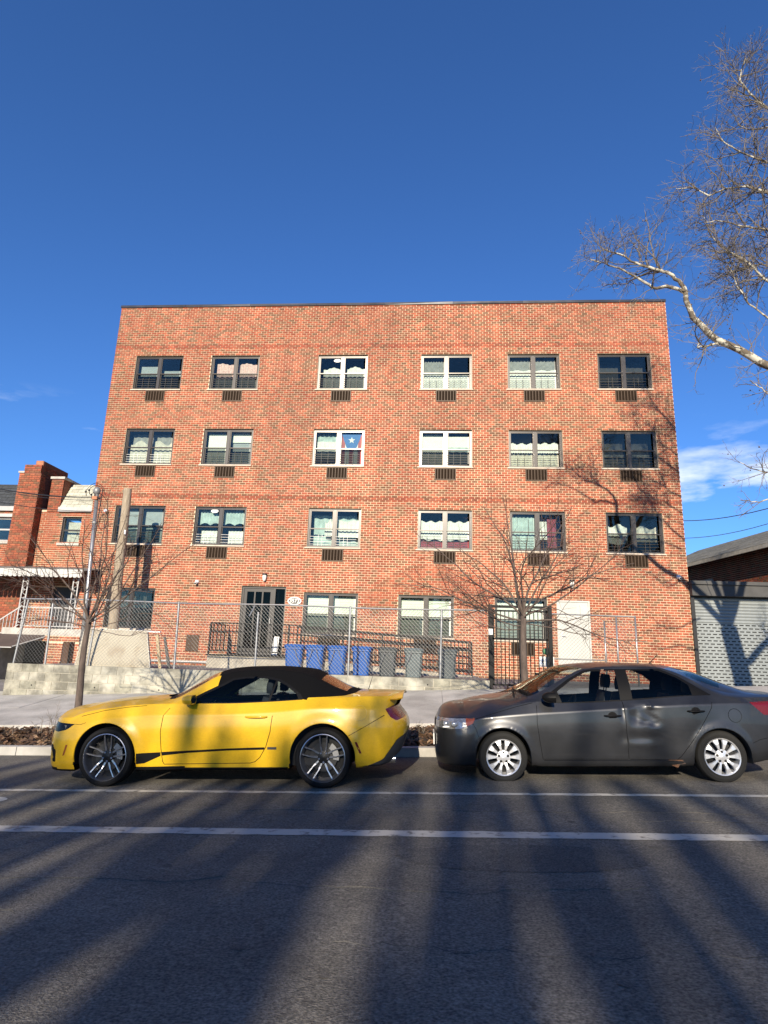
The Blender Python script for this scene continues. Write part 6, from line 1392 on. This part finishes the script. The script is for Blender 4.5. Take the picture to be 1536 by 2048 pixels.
sp = [(5.0, (.5, 1.2), (25, 60), 8, .12, .01, .0034), (5.0, (.18, .5), (25, 60), 5, .13, .01, .0026)]
LEFT = [(90, 62, 1.6, 1.0, .032), (75, 40, 2.0, .99, .030), (110, 22, 2.0, .97, .024), (95, 52, 2.1, 1.0, .030), (-90, 60, 1.7, 1.0, .030), (-95, 35, 1.6, .96, .024), (-70, 18, 1.4, .93, .018), (20, 75, 2.0, 1.0, .034), (180, 68, 1.7, 1.0, .028), (150, 30, 1.5, .95, .02), (-150, 40, 1.5, .97, .02), (0, 35, 1.6, .95, .02), (80, 8, 1.3, .93, .014), (95, -12, 1.1, .92, .010), (-90, 85, 1.9, 1.0, .032), (85, 30, 2.2, 1.0, .026)]
street_tree('street_tree', 'slender bare young tree growing beside the bonnet of the yellow convertible', (-6.23, 10.9, -.05), (-6.27, 10.9, 1.98), 11, LEFT, sp, .064, group='bare young street trees')
RIGHT = [(90, 60, 1.7, 1.0, .032), (80, 30, 2.1, .98, .030), (95, 14, 2.0, .93, .026), (90, -6, 1.3, .92, .016), (-90, 62, 1.8, 1.0, .032), (-95, 38, 2.1, .98, .030), (-85, 16, 2.2, .94, .028), (-90, 4, 1.6, .90, .018), (15, 78, 1.9, 1.0, .036), (175, 70, 1.8, 1.0, .03), (160, 35, 1.5, .96, .02), (-160, 40, 1.5, .97, .02), (10, 35, 1.5, .95, .02), (-80, 80, 2.0, 1.0, .034), (90, 80, 2.0, 1.0, .034), (-95, -8, 1.0, .88, .012), (90, 45, 2.0, 1.0, .028)]
street_tree('street_tree', 'slender bare young tree standing behind the grey saloon windscreen', (1.64, 10.9, .22), (1.63, 10.9, 2.30), 23, RIGHT, sp, .066, group='bare young street trees')
# sycamore whose limbs reach in from the right
sy = thing('sycamore_tree', 'large bare sycamore with mottled pale limbs reaching in beside the roof', 'tree', (9.3, 11.3, .6))
t = Tree(5); TR = np.array([(9.3, 11.3, .3), (9.25, 11.35, 1.5), (9.15, 11.45, 3.0), (9.0, 11.5, 4.6), (8.75, 11.6, 6.0)])
b = MB(); b.tube(TR, [.38, .33, .30, .28, .26], 18); b.build('trunk', 'bark_sycamore', sy, smooth=True)
def W3(L, Y0, Y1): n = len(L); return np.array([wl_(x, y, Y0+(Y1-Y0)*i/(n-1)) for i, (x, y) in enumerate(L)])
def rs(P, K=16):
    seg = np.r_[0, np.cumsum(np.linalg.norm(np.diff(P, axis=0), axis=1))]; u = np.linspace(0, seg[-1], K); return np.stack([np.interp(u, seg, P[:, i]) for i in range(3)], 1)
limbs = []
main = np.concatenate([[(8.75, 11.6, 6.0), (7.9, 11.75, 6.9)], W3([(1590, 748), (1536, 733), (1500, 712), (1470, 695), (1440, 681), (1410, 660), (1386, 632), (1373, 606), (1371, 583)], 12.0, 12.45)])
limbs.append((main, .108, .052, 0))
limbs.append((W3([(1371, 583), (1360, 562), (1340, 548), (1318, 540), (1290, 532), (1262, 522), (1236, 506), (1205, 498)], 12.45, 12.6), .048, .010, 1))
limbs.append((W3([(1371, 586), (1352, 578), (1330, 573), (1308, 578), (1290, 566), (1268, 552), (1248, 540), (1215, 528), (1180, 520)], 12.45, 12.35), .042, .009, 1))
limbs.append((W3([(1441, 686), (1420, 689), (1396, 697), (1398, 680), (1402, 664)], 12.25, 12.2), .028, .008, 1))
limbs.append((np.concatenate([[(8.75, 11.6, 6.0), (8.2, 11.6, 7.6)], W3([(1620, 430), (1536, 385), (1490, 372), (1452, 377), (1418, 390), (1380, 372), (1352, 378)], 11.6, 12.0)]), .085, .010, 1))
limbs.append((np.concatenate([[(8.75, 11.6, 6.0), (8.5, 11.5, 8.5)], W3([(1640, 300), (1560, 230), (1510, 200), (1480, 165), (1485, 140), (1492, 115)], 11.2, 11.6)]), .085, .010, 1))
limbs.append((W3([(1660, 620), (1580, 585), (1530, 560), (1490, 520), (1450, 500), (1420, 470), (1405, 430)], 11.5, 12.3), .038, .009, 1))
limbs.append((W3([(1640, 500), (1570, 475), (1520, 455), (1480, 452), (1440, 440), (1410, 445)], 11.6, 11.9), .036, .009, 1))
limbs.append((W3([(1600, 660), (1540, 640), (1500, 610), (1475, 575), (1462, 540), (1455, 505)], 11.9, 11.9), .024, .008, 1))
limbs.append((W3([(1660, 400), (1580, 345), (1520, 318), (1480, 305), (1445, 282), (1430, 255)], 11.4, 11.7), .034, .009, 1))
limbs.append((W3([(1660, 575), (1580, 548), (1520, 528), (1485, 535), (1450, 552)], 11.8, 12.2), .032, .009, 1))
limbs.append((W3([(1660, 330), (1600, 262), (1545, 250), (1505, 262), (1475, 250)], 11.2, 11.4), .032, .009, 1))
limbs.append((W3([(1640, 900), (1575, 935), (1530, 945), (1500, 935), (1480, 925)], 12.5, 12.8), .028, .008, 2))
limbs.append((W3([(1640, 1000), (1570, 985), (1535, 1000), (1505, 1005), (1480, 1000)], 12.5, 12.8), .028, .008, 2))
limbs.append((W3([(1640, 760), (1580, 770), (1540, 790), (1500, 760)], 12.0, 12.2), .025, .008, 2))
limbs.append((np.array([(8.75, 11.6, 6.0), (8.9, 11.3, 8.5), (8.6, 10.8, 11.0), (8.3, 10.6, 13.0), (8.2, 10.5, 14.5)]), .16, .02, 1))
limbs.append((np.array([(8.75, 11.6, 6.0), (9.6, 12.3, 8.0), (10.4, 13.2, 9.6), (11.2, 13.6, 11.0)]), .13, .02, 1))
limbs.append((np.array([(9.0, 11.5, 4.8), (10.0, 11.0, 6.0), (11.2, 10.4, 7.2), (12.4, 10.0, 8.0)]), .12, .02, 1))
for i, (P, ra, rb, dens) in enumerate(limbs):
    C = rs(P, 22); C[1:-1] += t.r.normal(0, .012, (20, 3)); Rc = np.linspace(ra, rb, 22); t.put(0, C, Rc)
    if dens == 0: t.spawn(1, C, Rc, [(3.2, (.6, 1.3), (35, 80), 8, .16, .03, .006), (6.5, (.25, .6), (25, 60), 5, .2, .02, .0045), (5, (.1, .25), (25, 60), 4, .2, 0, .0038)], .35)
    elif dens == 1: t.spawn(1, C, Rc, [(8.5, (.7, 1.75), (30, 75), 9, .20, .05, .0068), (7.5, (.3, .8), (30, 75), 6, .26, .02, .0050), (6.5, (.10, .28), (30, 75), 4, .26, .0, .0044)], .22)
    else: t.spawn(1, C, Rc, [(6, (.5, 1.0), (30, 70), 7, .18, .0, .006), (6, (.2, .45), (25, 60), 5, .2, 0, .0045), (3, (.1, .2), (25, 60), 4, .2, 0, .0038)], .3)
t.mesh((0,), {0: 12}).build('limbs', 'bark_sycamore', sy, smooth=True); tag(t.mesh((1, 2, 3), {1: 5, 2: 3, 3: 3}).build('crown', 'twig_grey', sy), kind='stuff')
b = MB(); E_ = t.ends(2); E_ = [E_[i] for i in t.r.choice(len(E_), min(len(E_), 420), replace=False)]
for p in E_: b.sphere((p[0], p[1], p[2]-.03), t.r.uniform(.013, .019), 6, 4)
tag(b.build('seed_balls', 'seed_ball', sy), kind='stuff')
# tall bare trees across the street: they throw the long shadows over the road and the cars
def shade_tree(x, y, h, seed, label, n=5):
    """upright, poplar-like: a leader and steep limbs"""
    t = Tree(seed); o = thing('street_tree', label, 'tree', (x, y, float(gz(x))), 'tall bare trees across the street')
    b = MB(); P = [(x+.06*math.sin(u*7+seed), y, gz(x)-.2+u*h) for u in np.linspace(0, 1, 12)]; b.tube(P, np.linspace(.40, .05, 12), 12); b.build('trunk', 'bark_dark', o, smooth=True)
    for k in range(n):
        sgx = 1 if k % 2 else -1; z0 = h*t.r.uniform(.22, .5); L = (h-z0)*t.r.uniform(.75, 1.0); d = (sgx*t.r.uniform(.08, .30), t.r.uniform(-.2, .2), 1)
        C, Rc = t.poly((x, y, z0), d, L, t.r.uniform(.16, .25), .07, 12, .035, .05); t.put(0, C, Rc)
        t.spawn(1, C, Rc, [(.55, (1.2, 2.8), (12, 32), 8, .06, .08, .040), (.7, (.6, 1.4), (20, 45), 5, .1, .05, .016)], .25)
    t.mesh((0,), {0: 8}).build('limbs', 'bark_dark', o, smooth=True); tag(t.mesh((1, 2), {1: 5, 2: 4}).build('crown', 'bark_dark', o), kind='stuff')
NTH = ('first', 'second', 'third', 'fourth', 'fifth', 'sixth', 'seventh', 'eighth', 'ninth', 'tenth')
for k, (x, y, h, n) in enumerate(((-8.6, -25, 13.2, 8), (-7.0, -23.5, 12.5, 8), (-5.5, -25.5, 13.4, 9), (-4.2, -24, 12.5, 9), (-3.1, -25, 13.4, 9), (-2.2, -24.5, 12.6, 9), (-1.3, -23.5, 12.2, 9), (-.3, -25.5, 12.8, 8), (1.7, -25, 12.8, 6), (4.2, -26, 13.4, 6))):
    shade_tree(x, y, h+.45, 40+k, f'tall upright bare tree across the street, {NTH[k]} from downhill', n)
# dry weeds at the pavement edge
for k, (px_, h_) in enumerate(((78, .34), (97, .42), (104, .62), (112, .40), (130, .36), (20, .2), (838, .28), (846, .22))):
    q = wl_(px_, 1462 if px_ < 500 else 1458, 10.9); x = q[0]; b = MB(); z0 = float((gz(x)+.1)*.5+(zs0(x)-.07)*.5)
    for j in range(4):
        d = rng.normal(0, .10, 2); P = [(x+d[0]*u*u+.01*math.sin(6*u), 10.95+d[1]*u, z0+h_*u*(1-.12*j)) for u in np.linspace(0, 1, 7)]; b.tube(P, np.linspace(.004, .0018, 7), 4)
        for u in (.55, .75, .92): p = P[int(u*6)]; b.tube([p, (p[0]+rng.normal(0, .04), p[1]+rng.normal(0, .03), p[2]+.05)], [.0022, .0012], 3)
    tag(b.build('weed', 'twig_grey'), ['dry weed stalk near the yellow bumper, shortest left one', 'thin dry weed stalk left of the tall one', 'tallest dry weed stalk in the planting strip', 'dry weed stalk just right of the tallest one', 'dry weed stalk closest to the yellow headlight', 'tiny weed tuft at the picture edge', 'dry weed between the two cars, taller one', 'dry weed between the two cars, shorter one'][k], 'weed', 'dry weeds in the planting strip')

# ------------------------------------------------------------------ the photographer, whose shadow falls into the picture
mat('jacket', (0.05, 0.055, 0.07), .85); mat('phone_body', (0.02, 0.02, 0.022), .3)
ZK = .925
J = {'pel': (.02, -.52, .94, .15), 'waist': (.02, -.52, 1.10, .14), 'chest': (.02, -.50, 1.30, .165), 'neck': (.02, -.47, 1.48, .06), 'jaw': (.02, -.43, 1.54, .07), 'head': (.02, -.44, 1.62, .105), 'crown': (.02, -.45, 1.70, .08),
     'shL': (-.17, -.50, 1.41, .065), 'elL': (-.24, -.36, 1.18, .05), 'wrL': (-.075, -.12, 1.36, .034), 'haL': (-.06, -.06, 1.40, .032), 'shR': (.21, -.50, 1.41, .065), 'elR': (.28, -.36, 1.18, .05), 'wrR': (.085, -.12, 1.36, .034), 'haR': (.06, -.06, 1.40, .032),
     'hiL': (-.08, -.52, .88, .11), 'knL': (-.10, -.50, .50, .075), 'anL': (-.11, -.53, .09, .05), 'toL': (-.12, -.38, .045, .04), 'hiR': (.12, -.52, .88, .11), 'knR': (.14, -.50, .50, .075), 'anR': (.15, -.53, .09, .05), 'toR': (.17, -.38, .045, .04)}
E2 = [('pel', 'waist'), ('waist', 'chest'), ('chest', 'neck'), ('neck', 'jaw'), ('jaw', 'head'), ('head', 'crown'), ('chest', 'shL'), ('shL', 'elL'), ('elL', 'wrL'), ('wrL', 'haL'), ('chest', 'shR'), ('shR', 'elR'), ('elR', 'wrR'), ('wrR', 'haR'), ('pel', 'hiL'), ('hiL', 'knL'), ('knL', 'anL'), ('anL', 'toL'), ('pel', 'hiR'), ('hiR', 'knR'), ('knR', 'anR'), ('anR', 'toR')]
for sd, s_ in (('L', -1), ('R', 1)):      # five fingers closing on the phone
    hx, hy, hz = J['ha'+sd][:3]
    for k in range(4):
        J[f'f{sd}{k}a'] = (hx-s_*.004, hy+.024, hz-.03+.02*k, .010); J[f'f{sd}{k}b'] = (hx-s_*.026, hy+.034, hz-.03+.02*k, .009); E2 += [('ha'+sd, f'f{sd}{k}a'), (f'f{sd}{k}a', f'f{sd}{k}b')]
    J[f't{sd}a'] = (hx-s_*.012, hy-.012, hz+.035, .011); J[f't{sd}b'] = (hx-s_*.032, hy-.002, hz+.055, .010); E2 += [('ha'+sd, f't{sd}a'), (f't{sd}a', f't{sd}b')]
J = {k: ((v[0], v[1], v[2]*ZK, v[3]) if k[:2] not in ('wr', 'ha') and k[0] not in 'ft' or k in ('toL', 'toR') else v) for k, v in J.items()}
keys = list(J); me = bpy.data.meshes.new('person'); me.from_pydata([J[k][:3] for k in keys], [(keys.index(a), keys.index(b_)) for a, b_ in E2], []); tmp = bpy.data.objects.new('tmp', me); col.objects.link(tmp)
md = tmp.modifiers.new('skin', 'SKIN'); sk = me.skin_vertices[0].data if me.skin_vertices else None
if sk is None:
    me.attributes  # the modifier adds the layer on first use
    bpy.context.view_layer.objects.active = tmp
    try: bpy.ops.mesh.customdata_skin_add()
    except Exception: pass
    sk = me.skin_vertices[0].data if me.skin_vertices else None
if sk:
    for i, k in enumerate(keys): sk[i].radius = (J[k][3], J[k][3]); sk[i].use_root = (k == 'pel')
tmp.modifiers.new('sub', 'SUBSURF').levels = 1
dg = bpy.context.evaluated_depsgraph_get(); dg.update(); pm = bpy.data.meshes.new_from_object(tmp.evaluated_get(dg)); bpy.data.objects.remove(tmp)
pm.materials.clear(); pm.materials.append(MATS['jacket']); pe = obj('person', pm); tag(pe, 'photographer in dark clothes holding up a phone, seen only as a shadow', 'person')
b = MB(); b.box(-.038, .038, -.004, .004, -.14, .016); M_ = cam.matrix_world.to_3x3(); A = np.array(Matrix(((ar[0], af[0], au[0], 0), (ar[1], af[1], au[1], 0), (ar[2], af[2], au[2], 0), (0, 0, 0, 1)))); b.xf(A)
ph = b.build('phone', 'phone_body'); ph.location = (-af[0]*.012, -af[1]*.012, CAMZ-af[2]*.012); tag(ph, 'phone held up by the photographer, seen only as a shadow', 'phone')
